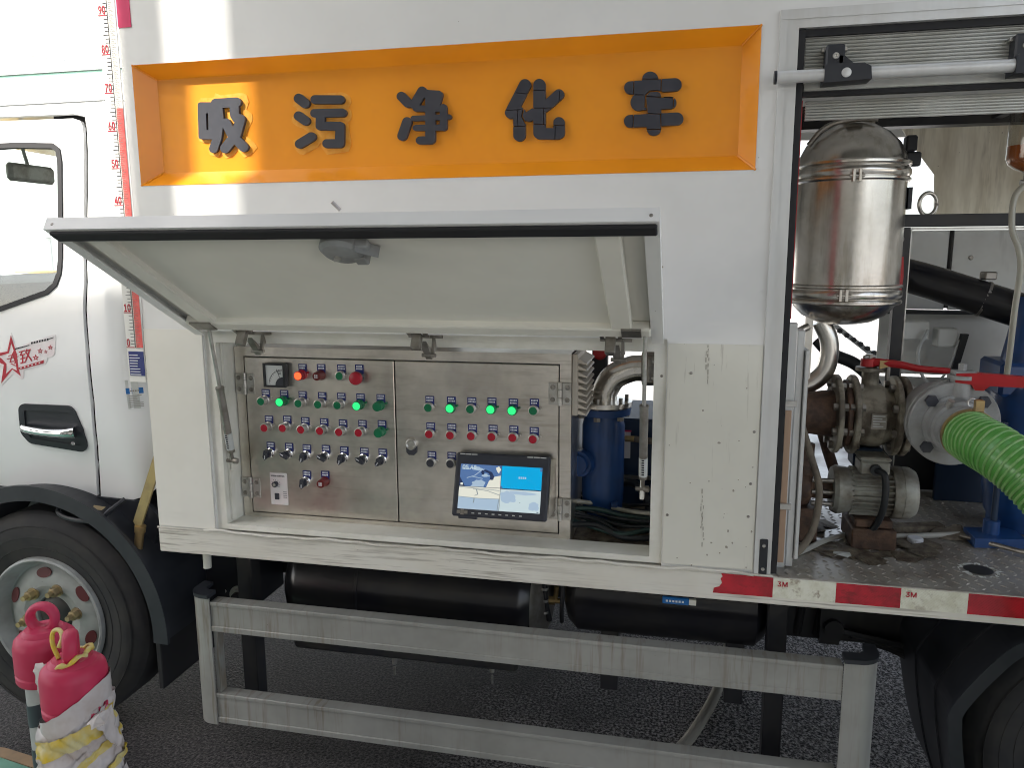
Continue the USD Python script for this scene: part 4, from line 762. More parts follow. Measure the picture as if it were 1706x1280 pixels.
q = cab_at(226, 611); obj('pillar_latch', [box(-1.715, -1.66, 0.10, 0.125, q[1] - 0.045, q[1] - 0.022, 0.002), box(-1.715, -1.66, 0.10, 0.125, q[1] - 0.015, q[1] + 0.010, 0.002), rod((-1.70, 0.10, q[1] + 0.02), (-1.70, 0.10, q[1] + 0.04), 0.006), box(-1.68, -1.64, 0.11, 0.12, q[1] - 0.10, q[1] - 0.05)], 'zinc', CAB, smooth=False)
# dark wheel-arch cladding, arch and step below the cab
wc = np.array([-2.11, 0.385])
clad = Polygon([(-3.3, 0.86), (-3.3, 0.60), (-2.80, 0.50), (-2.58, 0.46)] + [(wc[0] + 0.47 * math.cos(a), wc[1] + 0.47 * math.sin(a) - 0.01) for a in np.radians(np.linspace(170, 45, 20))] + [(-1.72, 0.66), (-1.70, 0.76), (-1.74, 0.805)]).buffer(0)
obj('arch_cladding', [prism(clad, 0.115, 0.13)], 'black_plastic', CAB, smooth=False)
arc = LineString([(wc[0] + 0.455 * math.cos(a), wc[1] + 0.455 * math.sin(a)) for a in np.radians(np.linspace(178, -4, 50))])
obj('wheel_arch', [prism(arc.buffer(0.006, cap_style=2), 0.03, 0.36), prism(arc.buffer(0.026, cap_style=2), 0.02, 0.034)], 'black_plastic', CAB, smooth=35)
obj('mud_flap', box(-1.70, -1.68, 0.05, 0.36, 0.17, 0.42, 0.003), 'black_rubber', CAB, smooth=False)
obj('cab_step', tube(bez([(-2.02, 0.09, 0.815), (-2.03, 0.05, 0.775), (-1.97, 0.04, 0.755), (-1.87, 0.04, 0.757), (-1.83, 0.05, 0.79), (-1.80, 0.09, 0.82)], 8), 0.008, 8), 'black_plastic', CAB)
obj('step_plate', hull((-1.93, 0.05, 0.795), (-1.86, 0.05, 0.79), (-1.93, 0.07, 0.80), (-1.86, 0.07, 0.795), (-1.9, 0.05, 0.79)), 'zinc_yellow', CAB, smooth=False)
# tilt lever in the gap between cab and box
l0, l1, l2 = at(266, 752, y=0.07), at(226, 881, y=0.07), at(222, 938, y=0.065)
dl = (l1 - l0) / np.linalg.norm(l1 - l0); wv = np.array([-dl[2], 0, dl[0]]) * -0.016
lev = obj('tilt_lever', hull(*[p + s * wv + np.array([0, d, 0]) for p in (l0, l1 - dl * 0.02) for s in (-1, 1) for d in (0, 0.008)], l1 + [0.004, 0, 0], l1 + [-0.004, 0.008, 0]), 'zinc_yellow', TRUCK, smooth=False)
obj('grip', [rod(l1 + dl * -0.01 + [0.012, 0.004, 0], l2 + [0.010, 0.004, 0], 0.0145, 16), rod(l1 + dl * -0.01 + [0.012, 0.004, 0], l1 + [0.012, 0.004, -0.012], 0.018, 16), rod(l2 + [0.010, 0.004, 0.008], l2 + [0.010, 0.004, -0.002], 0.0175, 16)], 'brass', lev)

# ================================================================== control cabinet
CB = thing('control_cabinet', 'stainless steel two-door control cabinet with rows of push buttons, under the raised hatch', 'control cabinet', (-0.84, 0.10, 0.772))
cx0, cx1, cz0, cz1, cy = -1.367, -0.309, 0.776, 1.339, 0.10
ring = sbox(cx0, cz0, cx1, cz1).difference(sbox(-1.337, 0.804, -0.342, 1.310))
obj('enclosure', [prism(ring, cy, cy + 0.012), box(cx0, cx0 + 0.003, cy + 0.012, cy + 0.30, cz0, cz1), box(cx1 - 0.003, cx1, cy + 0.012, cy + 0.30, cz0, cz1), box(cx0, cx1, cy + 0.012, cy + 0.30, cz1 - 0.003, cz1), box(cx0, cx1, cy + 0.012, cy + 0.30, cz0, cz0 + 0.003), box(cx0, cx1, cy + 0.297, cy + 0.30, cz0, cz1)], 'steel_brushed', CB, smooth=False)
obj('door_gap', box(-1.337, -0.342, cy + 0.008, cy + 0.011, 0.804, 1.310), 'black_rubber', CB, smooth=False)
d1 = obj('cabinet_door', box(-1.334, -0.8425, cy - 0.002, cy + 0.007, 0.807, 1.3065, 0.0015), 'steel_brushed', CB, smooth=False)
d2 = obj('cabinet_door', box(-0.8385, -0.3455, cy - 0.002, cy + 0.007, 0.807, 1.3065, 0.0015), 'steel_brushed', CB, smooth=False)
YF = cy - 0.002
def hinge(xc, zc):
    h = obj('hinge', [box(xc - 0.033, xc - 0.007, YF - 0.0035, YF - 0.0005, zc - 0.032, zc + 0.032, 0.001), box(xc + 0.007, xc + 0.033, YF - 0.0035, YF - 0.0005, zc - 0.032, zc + 0.032, 0.001), rod((xc, YF - 0.004, zc - 0.034), (xc, YF - 0.004, zc - 0.0125), 0.0065), rod((xc, YF - 0.004, zc - 0.011), (xc, YF - 0.004, zc + 0.011), 0.0065), rod((xc, YF - 0.004, zc + 0.0125), (xc, YF - 0.004, zc + 0.034), 0.0065)], 'zinc', CB, smooth=25)
    for dx in (-0.021, 0.021):
        for dz in (-0.018, 0.018):
            obj('screw', lathe((xc + dx, YF - 0.0035, zc + dz), (0, -1, 0), [(0, 0.0075), (0.0018, 0.0065), (0.0018, 0.0035), (0.0005, 0.0025), (0.0005, 0)], 14), 'dull_steel', h)
for p in ((409, 639), (419, 812), (933, 656), (933, 848)):
    q = at(*p, y=YF); hinge(q[0], q[2])
YC = YF - 0.030
def A6(X, Y, y=YC): return at(390 + X / 3.879, 570 + Y / 3.879, y=y)
def A7(X, Y, y=YC): return at(650 + X / 3.766, 570 + Y / 3.766, y=y)
def plate(q, parent, m='blue_label', dz=0.0215, w=0.0135, h=0.012, print_=True):
    x, z = q[0] + 0.002, q[2] + dz
    p = obj('name_plate', box(x - w, x + w, YF - 0.0025, YF - 0.0005, z - h - 0.004, z + h, 0.0003), m, parent, smooth=False)
    b = []
    for r_ in range(2):
        k = -w + 0.004
        while k < w - 0.005:
            wd = rng.uniform(0.0025, 0.0038); b.append(box(x + k, x + k + wd, YF - 0.0033, YF - 0.0026, z + 0.0045 - 0.0075 * r_, z + 0.0045 - 0.0075 * r_ + 0.0045)); k += wd + 0.0011
    if print_: obj('plate_print', b, 'label_white', p, smooth=False)
def button(q, capm, door, ring='zinc', r=0.0145, lit=False, flat=False, short=False):
    x, z = q[0], q[2]; L = 0.014 if short else 0.030
    bt = obj('push_button', [lathe((x, YF - 0.0005, z), (0, -1, 0), [(0, r + 0.001), (0.006, r + 0.001), (0.008, r - 0.002), (L - 0.004, r - 0.002), (L - 0.003, r), (L, r - 0.0005), (L + 0.0005, r - 0.0025), (L - 0.002, r - 0.003)], 24), rod((x + r, YF - 0.003, z + 0.006), (x + r + 0.008, YF - 0.006, z + 0.008), 0.003, 8)], ring, CB)
    obj('cap', lathe((x, YF - L + 0.004, z), (0, -1, 0), [(0, r - 0.0022), (0.0045, r - 0.0022), (0.0056, r - 0.0035), (0.0058, 0)], 24), capm, bt)
    plate(q, bt)
    return bt
def selector(q, ang, door):
    x, z = q[0], q[2]; r = 0.014
    s = obj('selector_switch', [lathe((x, YF - 0.0005, z), (0, -1, 0), [(0, r + 0.001), (0.006, r + 0.001), (0.008, r - 0.002), (0.016, r - 0.002), (0.018, r), (0.020, r - 0.001), (0.020, 0)], 24)], 'chrome', CB)
    c, si_ = math.cos(ang), math.sin(ang)
    P_ = lambda a, b: (x + a * c - b * si_, z + a * si_ + b * c)
    pts = [P_(-0.013, -0.006), P_(0.009, -0.0075), P_(0.0175, 0), P_(0.009, 0.0075), P_(-0.013, 0.006)]
    obj('knob', [lathe((x, YF - 0.020, z), (0, -1, 0), [(0, 0.0125), (0.006, 0.012), (0.007, 0)], 22), hull(*[(a, y, b) for a, b in pts for y in (YF - 0.022, YF - 0.036)])], 'letter_black', s)
    obj('pointer', hull(*[(a, YF - 0.0368, b) for a, b in (P_(0.002, -0.0012), P_(0.014, -0.0010), P_(0.014, 0.0010), P_(0.002, 0.0012))], *[(a, YF - 0.0362, b) for a, b in (P_(0.002, -0.0012), P_(0.014, 0.0010))]), 'label_white', s, smooth=False)
    plate(q, s)
def buzzer(q):
    x, z = q[0], q[2]
    s = obj('buzzer', lathe((x, YF - 0.0005, z), (0, -1, 0), [(0, 0.016), (0.004, 0.016), (0.008, 0.014), (0.030, 0.0135), (0.033, 0.012), (0.034, 0)], 24), 'buzzer_red', CB)
    obj('sound_slots', [box(x - 0.005 + 0.006 * i, x - 0.001 + 0.006 * i, YF - 0.0355, YF - 0.0346, z - 0.005 + 0.006 * j, z - 0.001 + 0.006 * j) for i in range(2) for j in range(2)], 'label_white', s, smooth=False)
    plate(q, s)
# analogue meter
q = at(390 + 262 / 3.879, 570 + 215 / 3.879, y=YF - 0.02); x, z = q[0], q[2]
mt = obj('analogue_meter', [box(x - 0.037, x + 0.037, YF - 0.018, YF - 0.0005, z - 0.037, z + 0.037, 0.003), *[box(a, b, YF - 0.024, YF - 0.018, c, d) for a, b, c, d in ((x - 0.037, x - 0.029, z - 0.037, z + 0.037), (x + 0.029, x + 0.037, z - 0.037, z + 0.037), (x - 0.029, x + 0.029, z + 0.031, z + 0.037), (x - 0.029, x + 0.029, z - 0.037, z - 0.031))]], 'black_plastic', CB, smooth=False)
obj('meter_face', box(x - 0.029, x + 0.029, YF - 0.0205, YF - 0.0185, z - 0.031, z + 0.031), 'meter_face', mt, smooth=False)
obj('scale_marks', [prism(LineString([(x + 0.028 - 0.048 * math.cos(a), z - 0.030 + 0.048 * math.sin(a)) for a in np.radians(np.linspace(5, 85, 20))]).buffer(0.0005), YF - 0.0214, YF - 0.0206)] + [prism(LineString([(x + 0.028 - r_ * math.cos(a), z - 0.030 + r_ * math.sin(a)) for r_ in (0.044, 0.049)]).buffer(0.0004), YF - 0.0214, YF - 0.0206) for a in np.radians(np.linspace(5, 85, 9))] + [box(x + 0.012, x + 0.022, YF - 0.0214, YF - 0.0206, z + 0.012 - 0.004 * k, z + 0.0135 - 0.004 * k) for k in range(3)], 'ink_black', mt, smooth=False)
obj('needle', prism(LineString([(x + 0.024, z - 0.026), (x + 0.008, z + 0.019)]).buffer(0.0006), YF - 0.0222, YF - 0.0215), 'ink_black', mt, smooth=False)
obj('meter_cover', prism(Polygon([(x + 0.029 - 0.026 * math.cos(a), z - 0.031 + 0.026 * math.sin(a)) for a in np.radians(np.linspace(0, 90, 12))] + [(x + 0.029, z - 0.031)]), YF - 0.0236, YF - 0.0224), 'letter_black', mt, smooth=False)
# first row
button(A6(412, 220), 'cap_red_lit', d1, 'cap_red')
buzzer(A6(533, 222)); button(A6(665, 226), 'cap_green', d1, short=True)
q = A6(778, 238, YF - 0.035); e = obj('emergency_stop', [lathe((q[0], YF - 0.0005, q[2]), (0, -1, 0), [(0, 0.016), (0.010, 0.016), (0.012, 0.012), (0.022, 0.012)], 24)], 'letter_black', CB)
obj('mushroom_cap', lathe((q[0], YF - 0.020, q[2]), (0, -1, 0), [(0, 0.014), (0.002, 0.020), (0.008, 0.0205), (0.015, 0.018), (0.017, 0.012), (0.018, 0)], 28), 'cap_red', e); plate(q, e, dz=0.026)
for X, Y, on in ((172, 385, 0), (292, 390, 1), (413, 398, 0), (540, 405, 0), (665, 410, 0), (790, 415, 1)):
    button(A6(X, Y), 'cap_green_lit' if on else 'cap_green', d1, 'zinc' if not on else 'cap_green')
button(A6(922, 420), 'cap_green', d1, 'cap_green')
for X, Y in ((193, 557), (312, 558), (430, 568), (553, 576), (676, 584), (803, 588)): button(A6(X, Y), 'cap_red', d1)
button(A6(930, 590), 'cap_green', d1, 'cap_green')
for (X, Y), a in zip(((205, 728), (325, 735), (440, 745), (565, 750), (685, 760), (815, 768)), (-100, 150, -100, 150, -100, 150)): selector(A6(X, Y), math.radians(a), d1)
selector(A6(935, 775), math.radians(-125), d1); selector(A6(440, 915), math.radians(-95), d1); buzzer(A6(560, 918))
a, b_ = at(390 + 233 / 3.879, 570 + 842 / 3.879, y=YF), at(390 + 354 / 3.879, 570 + 1055 / 3.879, y=YF)
sc = obj('speed_controller', box(a[0], b_[0], YF - 0.004, YF - 0.0005, b_[2], a[2], 0.001), 'sticker_white', CB, smooth=False)
xm, zk = a[0] + 0.020, a[2] - 0.036
obj('dial', [lathe((xm, YF - 0.004, zk), (0, -1, 0), [(0, 0.0095), (0.010, 0.009), (0.012, 0.006)], 18)], 'letter_black', sc)
obj('dial_top', lathe((xm, YF - 0.0145, zk), (0, -1, 0), [(0, 0.0055), (0.002, 0.005), (0.002, 0)], 16), 'zinc', sc)
obj('dial_marks', [rod((xm + 0.014 * math.cos(t), YF - 0.0042, zk + 0.014 * math.sin(t)), (xm + 0.014 * math.cos(t), YF - 0.0050, zk + 0.014 * math.sin(t)), 0.0012, 6) for t in np.radians(np.arange(-40, 221, 32))], 'ink_black', sc)
obj('rocker', [box(xm - 0.004, xm + 0.010, YF - 0.009, YF - 0.0042, zk - 0.050, zk - 0.030, 0.001)], 'letter_black', sc, smooth=False)
obj('heading', text('SPEED CONTROL', 0.0042, a[0] + 0.004, a[2] - 0.012, YF - 0.0042, 0.0006, bold=True), 'ink_black', sc, smooth=False)
obj('small_print', [box(b_[0] - 0.014 + 0.004 * k, b_[0] - 0.0115 + 0.004 * k, YF - 0.0048, YF - 0.0042, zk - 0.026 - 0.006 * j, zk - 0.024 - 0.006 * j) for k in range(3) for j in range(4)], 'ink_black', sc, smooth=False)
# right door
for X, Y, on in ((226, 420, 0), (363, 425, 1), (492, 430, 0), (620, 432, 1), (755, 439, 1), (889, 440, 0)):
    button(A7(X, Y), 'cap_green_lit' if on else 'cap_green', d2, 'zinc' if not on else 'cap_green', short=True)
for X, Y in ((232, 588), (365, 595), (497, 600), (627, 605), (759, 610), (888, 620)): button(A7(X, Y), 'cap_red', d2, short=True)
for X, Y in ((240, 770), (366, 775)): button(A7(X, Y), 'letter_black', d2, short=True)
q = A7(131, 655, YF - 0.01)
lk = obj('door_lock', [lathe((q[0], YF - 0.0005, q[2] + 0.006), (0, -1, 0), [(0, 0.018), (0.012, 0.017), (0.014, 0.014), (0.010, 0.010), (0.010, 0)], 22)], 'zinc', CB)
obj('lock_body', hull(*[(q[0] + dx, y, q[2] + dz) for dx, dz in ((-0.017, 0), (0.017, 0), (0.016, -0.02), (0.008, -0.028), (-0.008, -0.028), (-0.016, -0.02)) for y in (YF - 0.0005, YF - 0.008)]), 'letter_black', lk, smooth=False)
# louvred fan housing on the cabinet's right flank
lv = obj('louvre_housing', box(-0.308, -0.292, 0.108, 0.30, 1.160, 1.338, 0.002), 'vent_beige', CB, smooth=False)
for k in range(9):
    z = 1.316 - 0.0185 * k
    obj('louvre', hull(*[(x, y, zz) for y in (0.112, 0.296) for x, zz in ((-0.292, z + 0.008), (-0.268, z - 0.004), (-0.266, z - 0.008), (-0.292, z - 0.004))]), 'vent_beige', lv, smooth=False)
obj('shelf_bead', tube([(-1.36, 0.06, 0.785), (-0.31, 0.06, 0.785)], 0.003, 6), 'frame_paint', CB)

# monitor leaning against the right door
mz0, mz1, my0, my1 = 0.872, 1.046, 0.006, 0.070
MO = thing('monitor', 'black vehicle monitor with a lit four-way split camera view, fixed to the right cabinet door', 'monitor', (-0.505, 0.05, 0.872))
up = np.array([0, my1 - my0, mz1 - mz0]); MH = np.linalg.norm(up); up /= MH; nn = np.array([0, -up[2], up[1]])
def mo(x0, x1, s0, s1, d0, d1, b=0.0):
    m = box(x0, x1, s0, s1, d0, d1, b); v = m.vertices
    t = trimesh.Trimesh(np.array([0, my0, mz0]) + np.outer(v[:, 0], [1, 0, 0]) + np.outer(v[:, 1], up) + np.outer(v[:, 2], nn), m.faces, process=False); t.fix_normals(); return t
mx0, mx1 = -0.643, -0.364
obj('casing', [mo(mx0, mx1, 0, MH, -0.022, 0.0, 0.005), mo(mx0 + 0.02, mx0 + 0.075, -0.006, 0.004, -0.018, -0.002, 0.002)], 'letter_black', MO, smooth=False)
obj('back_wedge', hull((mx1 + 0.001, YF - 0.0005, 1.03), (mx1 + 0.014, YF - 0.0005, 1.03), (mx1 + 0.001, YF - 0.0005, 0.88), (mx1 + 0.014, YF - 0.0005, 0.88), (mx1 + 0.001, 0.025, 0.874), (mx1 + 0.001, 0.08, 1.035), (mx1 + 0.003, 0.03, 0.90)), 'steel_brushed', MO, smooth=False)
sx0, sx1, ss0, ss1 = mx0 + 0.017, mx1 - 0.020, 0.022, MH - 0.034
xm_, sm_ = (sx0 + sx1) / 2 + 0.002, (ss0 + ss1) / 2
def quad(m, x0, x1, s0, s1): return obj('screen_view', mo(x0, x1, s0, s1, 0.0004, 0.0010), m, MO, smooth=False)
qa = quad('screen_blue', sx0, xm_ - 0.0006, sm_ + 0.0006, ss1); qb = quad('screen_cyan', xm_ + 0.0006, sx1, sm_ + 0.0006, ss1); qc = quad('screen_cream', sx0, xm_ - 0.0006, ss0, sm_ - 0.0006); qd = quad('screen_white', xm_ + 0.0006, sx1, ss0, sm_ - 0.0006)
def scr(g, lift=0.0014):
    g = g.intersection(sbox(0.002, 0.002, 0.998, 0.998))
    return g
def on_view(name, g, m, parent, x0, x1, s0, s1, lift=0.0016):
    g = scr(g)
    mm_ = prism(g, 0, 1, to=lambda a, b, c: np.array([0, my0, mz0]) + np.array([1, 0, 0]) * (x0 + a * (x1 - x0)) + up * (s0 + b * (s1 - s0)) + nn * (lift - 0.0004 * (1 - c)))
    obj(name, mm_, m, parent, smooth=False)
va_ = (sx0, xm_ - 0.0006, sm_ + 0.0006, ss1); vc_ = (sx0, xm_ - 0.0006, ss0, sm_ - 0.0006); vd_ = (xm_ + 0.0006, sx1, ss0, sm_ - 0.0006); vb_ = (xm_ + 0.0006, sx1, sm_ + 0.0006, ss1)
def blob(cx, cy, rx, ry, seed, n=28, rough=0.25):
    r = np.random.RandomState(seed); t = np.linspace(0, 2 * math.pi, n, endpoint=False); k = 1 + rough * np.convolve(np.r_[r.normal(0, 1, n)], [0.25, 0.5, 0.25], 'same')
    return Polygon(np.c_[cx + rx * k * np.cos(t), cy + ry * k * np.sin(t)]).buffer(0)
on_view('bright_patch', unary_union([Polygon([(0.66, 0), (1, 0), (1, 0.55), (0.86, 0.5), (0.72, 0.3)]), blob(0.93, 0.82, 0.05, 0.15, 3)]), 'screen_cream', qa, *va_)
on_view('pale_patch', unary_union([blob(0.45, 0.12, 0.16, 0.2, 5), blob(0.62, 0.52, 0.10, 0.06, 8), LineString([(0.18, 0.38), (0.36, 0.5), (0.5, 0.72), (0.58, 0.8)]).buffer(0.012), LineString([(0.3, 0.45), (0.55, 0.38)]).buffer(0.014), blob(0.42, 0.82, 0.12, 0.08, 11)]), 'screen_pale', qa, *va_, lift=0.0013)
on_view('dark_patch', LineString([(0.62, 0.74), (0.74, 0.66), (0.79, 0.5), (0.78, 0.38)]).buffer(0.045), 'screen_dark', qa, *va_, lift=0.0021)
on_view('dark_patch', blob(0.56, 0.66, 0.035, 0.10, 9), 'screen_dark', qa, *va_, lift=0.0021); on_view('dark_patch', Polygon([(0, 0.0), (0.14, 0), (0.0, 0.42)]), 'screen_dark', qa, *va_, lift=0.0021)
tclock = meshkit.text_mesh('05 48', 0.011, 0.0003, True); v = tclock.vertices
obj('clock_text', trimesh.Trimesh(np.array([0, my0, mz0]) + np.outer(v[:, 0] + sx0 + 0.005, [1, 0, 0]) + np.outer(v[:, 1] + ss1 - 0.014, up) + np.outer(v[:, 2] + 0.0022, nn), tclock.faces, process=False), 'screen_white', qa, smooth=False)
on_view('date_text', unary_union([sbox(0.05 + 0.035 * k, 0.76, 0.075 + 0.035 * k, 0.81) for k in range(6)]), 'screen_white', qa, *va_, lift=0.0022)
on_view('camera_icon', sbox(0.03, 0.05, 0.09, 0.15), 'screen_cream', qa, *va_, lift=0.0022)
on_view('notice_text', unary_union([sbox(0.43 + 0.05 * k, 0.46, 0.465 + 0.05 * k, 0.55) for k in range(4)]), 'screen_pale', qb, *vb_)
on_view('corner_mark', unary_union([sbox(0.0, 0.0, 0.04, 0.09), sbox(0.95, 0.83, 1, 1)]), 'screen_blue', qb, *vb_)
on_view('floor_view', Polygon([(0, 0), (1, 0), (1, 0.52), (0.5, 0.50), (0, 0.54)]), 'screen_pale', qc, *vc_)
on_view('view_lines', unary_union([LineString([(0, 0.545), (0.5, 0.505), (1, 0.535)]).buffer(0.009), LineString([(0.35, 0.92), (0.7, 0.86), (1, 0.70)]).buffer(0.012), LineString([(0.43, 0.9), (0.47, 0.68), (0.4, 0.62)]).buffer(0.012), LineString([(0.39, 0.5), (0.38, 0.3)]).buffer(0.012), LineString([(0.0, 0.97), (1, 0.9)]).buffer(0.012), LineString([(0.965, 0), (0.985, 0.5)]).buffer(0.008)]), 'screen_grey', qc, *vc_, lift=0.002)
on_view('view_lines', unary_union([Point(0.5, 0.42).buffer(0.012), sbox(0.92, 0.03, 0.97, 0.06), LineString([(0.0, 0.99), (1, 0.99)]).buffer(0.012)]), 'screen_dark', qd, *vd_, lift=0.002)
on_view('pale_patch', unary_union([blob(0.2, 0.6, 0.18, 0.3, 21), blob(0.85, 0.3, 0.12, 0.2, 22), blob(0.55, 0.85, 0.3, 0.08, 24)]), 'screen_pale', qd, *vd_, lift=0.0014)
obj('shade_slots', [mo(mx0 + 0.012 + 0.018 * k, mx0 + 0.028 + 0.018 * k, MH - 0.0065, MH - 0.0035, 0.0002, 0.001) for k in range(3)] + [mo(mx1 - 0.066 + 0.019 * k, mx1 - 0.049 + 0.019 * k, MH - 0.0065, MH - 0.0035, 0.0002, 0.001) for k in range(3)], 'paper_grey', MO, smooth=False)
obj('buttons', [mo(mx0 + 0.06 + 0.02 * k, mx0 + 0.068 + 0.02 * k, 0.010, 0.013, 0.0002, 0.001) for k in range(8)], 'paper_grey', MO, smooth=False)
obj('joypad', [mo(mx0 + 0.016, mx0 + 0.026, 0.008, 0.018, 0.0002, 0.002), mo(mx0 + 0.038, mx0 + 0.048, 0.008, 0.018, 0.0002, 0.002), mo(mx0 + 0.027, mx0 + 0.037, 0.005, 0.021, 0.0002, 0.0015)], 'dull_steel', MO, smooth=False)
# ================================================================== machinery in the left compartment
obj('bay_floor', box(-1.36, 0.195, 0.055, 1.3, 0.7625, 0.772), 'mud', TRUCK, smooth=False)
BF = thing('filter_pump', 'blue cast pump housing with a stainless elbow on top, beside the control cabinet', 'pump', (-0.235, 0.32, 0.775))
c0 = np.array([-0.238, 0.32, 0.0])
obj('housing', [lathe(c0 + [0, 0, 0.79], (0, 0, 1), [(0, 0), (0, 0.05), (0.03, 0.062), (0.10, 0.066), (0.30, 0.066), (0.335, 0.058), (0.345, 0.058)], 36), rod(c0 + [-0.05, -0.03, 0.98], c0 + [-0.07, -0.085, 0.98], 0.03, 20), rod(c0 + [-0.05, -0.03, 0.98], c0 + [-0.066, -0.075, 0.98], 0.04, 20), box(-0.285, -0.19, 0.27, 0.38, 0.775, 0.80, 0.006), box(-0.205, -0.185, 0.25, 0.28, 0.845, 0.86, 0.003)], 'pump_blue', BF)
fl = obj('flange', lathe(c0 + [0, 0, 1.128], (0, 0, 1), [(0, 0), (0, 0.082), (0.022, 0.086), (0.024, 0)], 36), 'pump_blue', BF)
obj('steel_flange', lathe(c0 + [0, 0, 1.155], (0, 0, 1), [(0, 0), (0, 0.088), (0.014, 0.088), (0.016, 0.04)], 36), 'steel_polished', BF)
for k in range(6):
    a = math.radians(20 + 60 * k); p = c0 + [0.073 * math.cos(a), 0.073 * math.sin(a), 1.115]
    obj('flange_bolt', [rod(p, p + [0, 0, 0.07], 0.006, 8), rod(p, p + [0, 0, 0.012], 0.011, 6)], 'dull_steel', BF, smooth=False)
elb = bez([c0 + [0, 0, 1.17], c0 + [0.004, 0, 1.20], c0 + [0.03, 0, 1.243], c0 + [0.078, 0, 1.268], c0 + [0.12, 0, 1.273], c0 + [0.26, 0, 1.276]], 8)
el = obj('elbow', tube(elb, 0.040, 28), 'steel_polished', BF)
obj('coupling', [lathe(c0 + [0.115, 0, 1.2725], (1, 0, 0.02), [(0, 0.04), (0, 0.05), (0.012, 0.053), (0.05, 0.053), (0.062, 0.05), (0.062, 0.04)], 28), box(-0.108, -0.088, 0.262, 0.275, 1.235, 1.315, 0.003), rod((-0.10, 0.262, 1.24), (-0.10, 0.262, 1.31), 0.008)], 'dull_steel', BF)
obj('coupling_bolts', [rod((-0.12, 0.265, z), (-0.07, 0.265, z), 0.005, 8) for z in (1.25, 1.30)], 'zinc', BF)
DB = thing('blue_tank_box', 'dark blue steel box behind the blue pump, with a brass hose fitting', 'steel box', (-0.11, 0.60, 0.775))
obj('casing', box(-0.22, 0.10, 0.50, 0.85, 0.775, 1.075, 0.006), 'dark_blue', DB, smooth=False)
obj('edge_angle', box(-0.222, 0.102, 0.490, 0.498, 0.870, 0.882), 'dull_steel', DB, smooth=False)
obj('warning_plate', box(-0.195, -0.165, 0.494, 0.499, 0.94, 1.03), 'sticker_white', DB, smooth=False, label='small white and pink warning plate')
obj('plate_edge', box(-0.197, -0.163, 0.4945, 0.498, 1.031, 1.036), 'pink_red_print', DB, smooth=False)
hs = obj('hose_fitting', [lathe((-0.21, 0.46, 1.015), (1, 0, 0.02), [(0, 0), (0, 0.012), (0.015, 0.012), (0.015, 0.007), (0.03, 0.007), (0.03, 0.010), (0.06, 0.010)], 14)], 'brass', DB)
obj('pressure_hose', tube(bez([(-0.15, 0.46, 1.016), (-0.08, 0.455, 1.013), (0.0, 0.47, 1.02)]), 0.011, 12), 'rag_cloth', DB)
RV = thing('red_knob_valve', 'small black valve with a red knob behind the top corner of the louvre', 'valve', (-0.27, 0.45, 1.2))
obj('valve_body', [box(-0.29, -0.24, 0.43, 0.48, 1.22, 1.32, 0.006), box(-0.26, -0.19, 0.50, 0.54, 1.285, 1.31, 0.004), rod((-0.30, 0.44, 1.22), (-0.22, 0.46, 1.19), 0.02)], 'black_plastic', RV)
obj('knob', lathe((-0.262, 0.425, 1.305), (0, -1, 0), [(0, 0.022), (0.02, 0.022), (0.024, 0.016), (0.024, 0)], 20), 'red_enamel', RV)
r7 = random.Random(11)
for k in range(13):
    z0_ = 0.785 + 0.0075 * (k % 7); y0_ = 0.16 + 0.016 * k
    pts = [(-0.32, y0_ + r7.uniform(-.01, .01), z0_ + 0.03), (-0.24, y0_ + r7.uniform(-.02, .02), z0_ + r7.uniform(0.0, 0.035)), (-0.16, y0_ - 0.01 + r7.uniform(-.02, .02), z0_ + r7.uniform(-0.004, 0.015)), (-0.06, y0_ + r7.uniform(-.03, .03), z0_ + r7.uniform(0, 0.02)), (0.06, y0_ + r7.uniform(-.04, .04), z0_ + 0.01)]
    t = obj('cable', tube(bez(pts, 10), r7.choice([0.0055, 0.007, 0.0085]), 10), 'clear_tube' if k == 6 else ('cable_green' if k % 3 == 1 else 'cable_black'), smooth=40,
            label='pale hose lying among the dark cables below the blue pump' if k == 6 else 'dark cable in the bundle on the bay floor below the blue pump', category='hose' if k == 6 else 'cable', group=None if k == 6 else 'dark cables on the bay floor')
obj('bent_hose', tube(bez([(-0.20, 0.44, 0.87), (-0.14, 0.40, 0.88), (-0.10, 0.36, 0.84), (-0.085, 0.33, 0.775)]), 0.013, 12), 'cable_black', smooth=40, label='thick black hose curving down to the bay floor right of the blue pump', category='hose')

# ================================================================== machinery in the right compartment
fp = obj('deck_plate', box(0.262, 2.40, -0.004, 1.95, 0.7625, 0.7695), 'floor_plate', TRUCK, smooth=False)
tr = []
for i in range(34):
    for j in range(30):
        x, y = 0.29 + 0.028 * i, 0.02 + 0.028 * j; s = 1 if (i + j) % 2 else -1; d = np.array([1, s]) / math.sqrt(2); n_ = np.array([-d[1], d[0]])
        p = [np.array([x, y]) + d * 0.011, np.array([x, y]) + n_ * 0.0032, np.array([x, y]) - d * 0.011, np.array([x, y]) - n_ * 0.0032]
        V = np.array([[*q, 0.7694] for q in p] + [[x + d[0] * .004, y + d[1] * .004, 0.7716], [x - d[0] * .004, y - d[1] * .004, 0.7716]])
        tr.append(trimesh.Trimesh(V, [[0, 1, 4], [1, 2, 5], [1, 5, 4], [2, 3, 5], [3, 0, 4], [3, 4, 5]], process=False))
obj('tread_pattern', tr, 'floor_plate', fp, smooth=False, kind='stuff')
obj('drain_hole', lathe((0.795, 0.15, 0.7715), (0, 0, 1), [(0, 0.036), (0.001, 0.0)], 28), 'chassis_black', fp)
rr_ = np.random.RandomState(4)
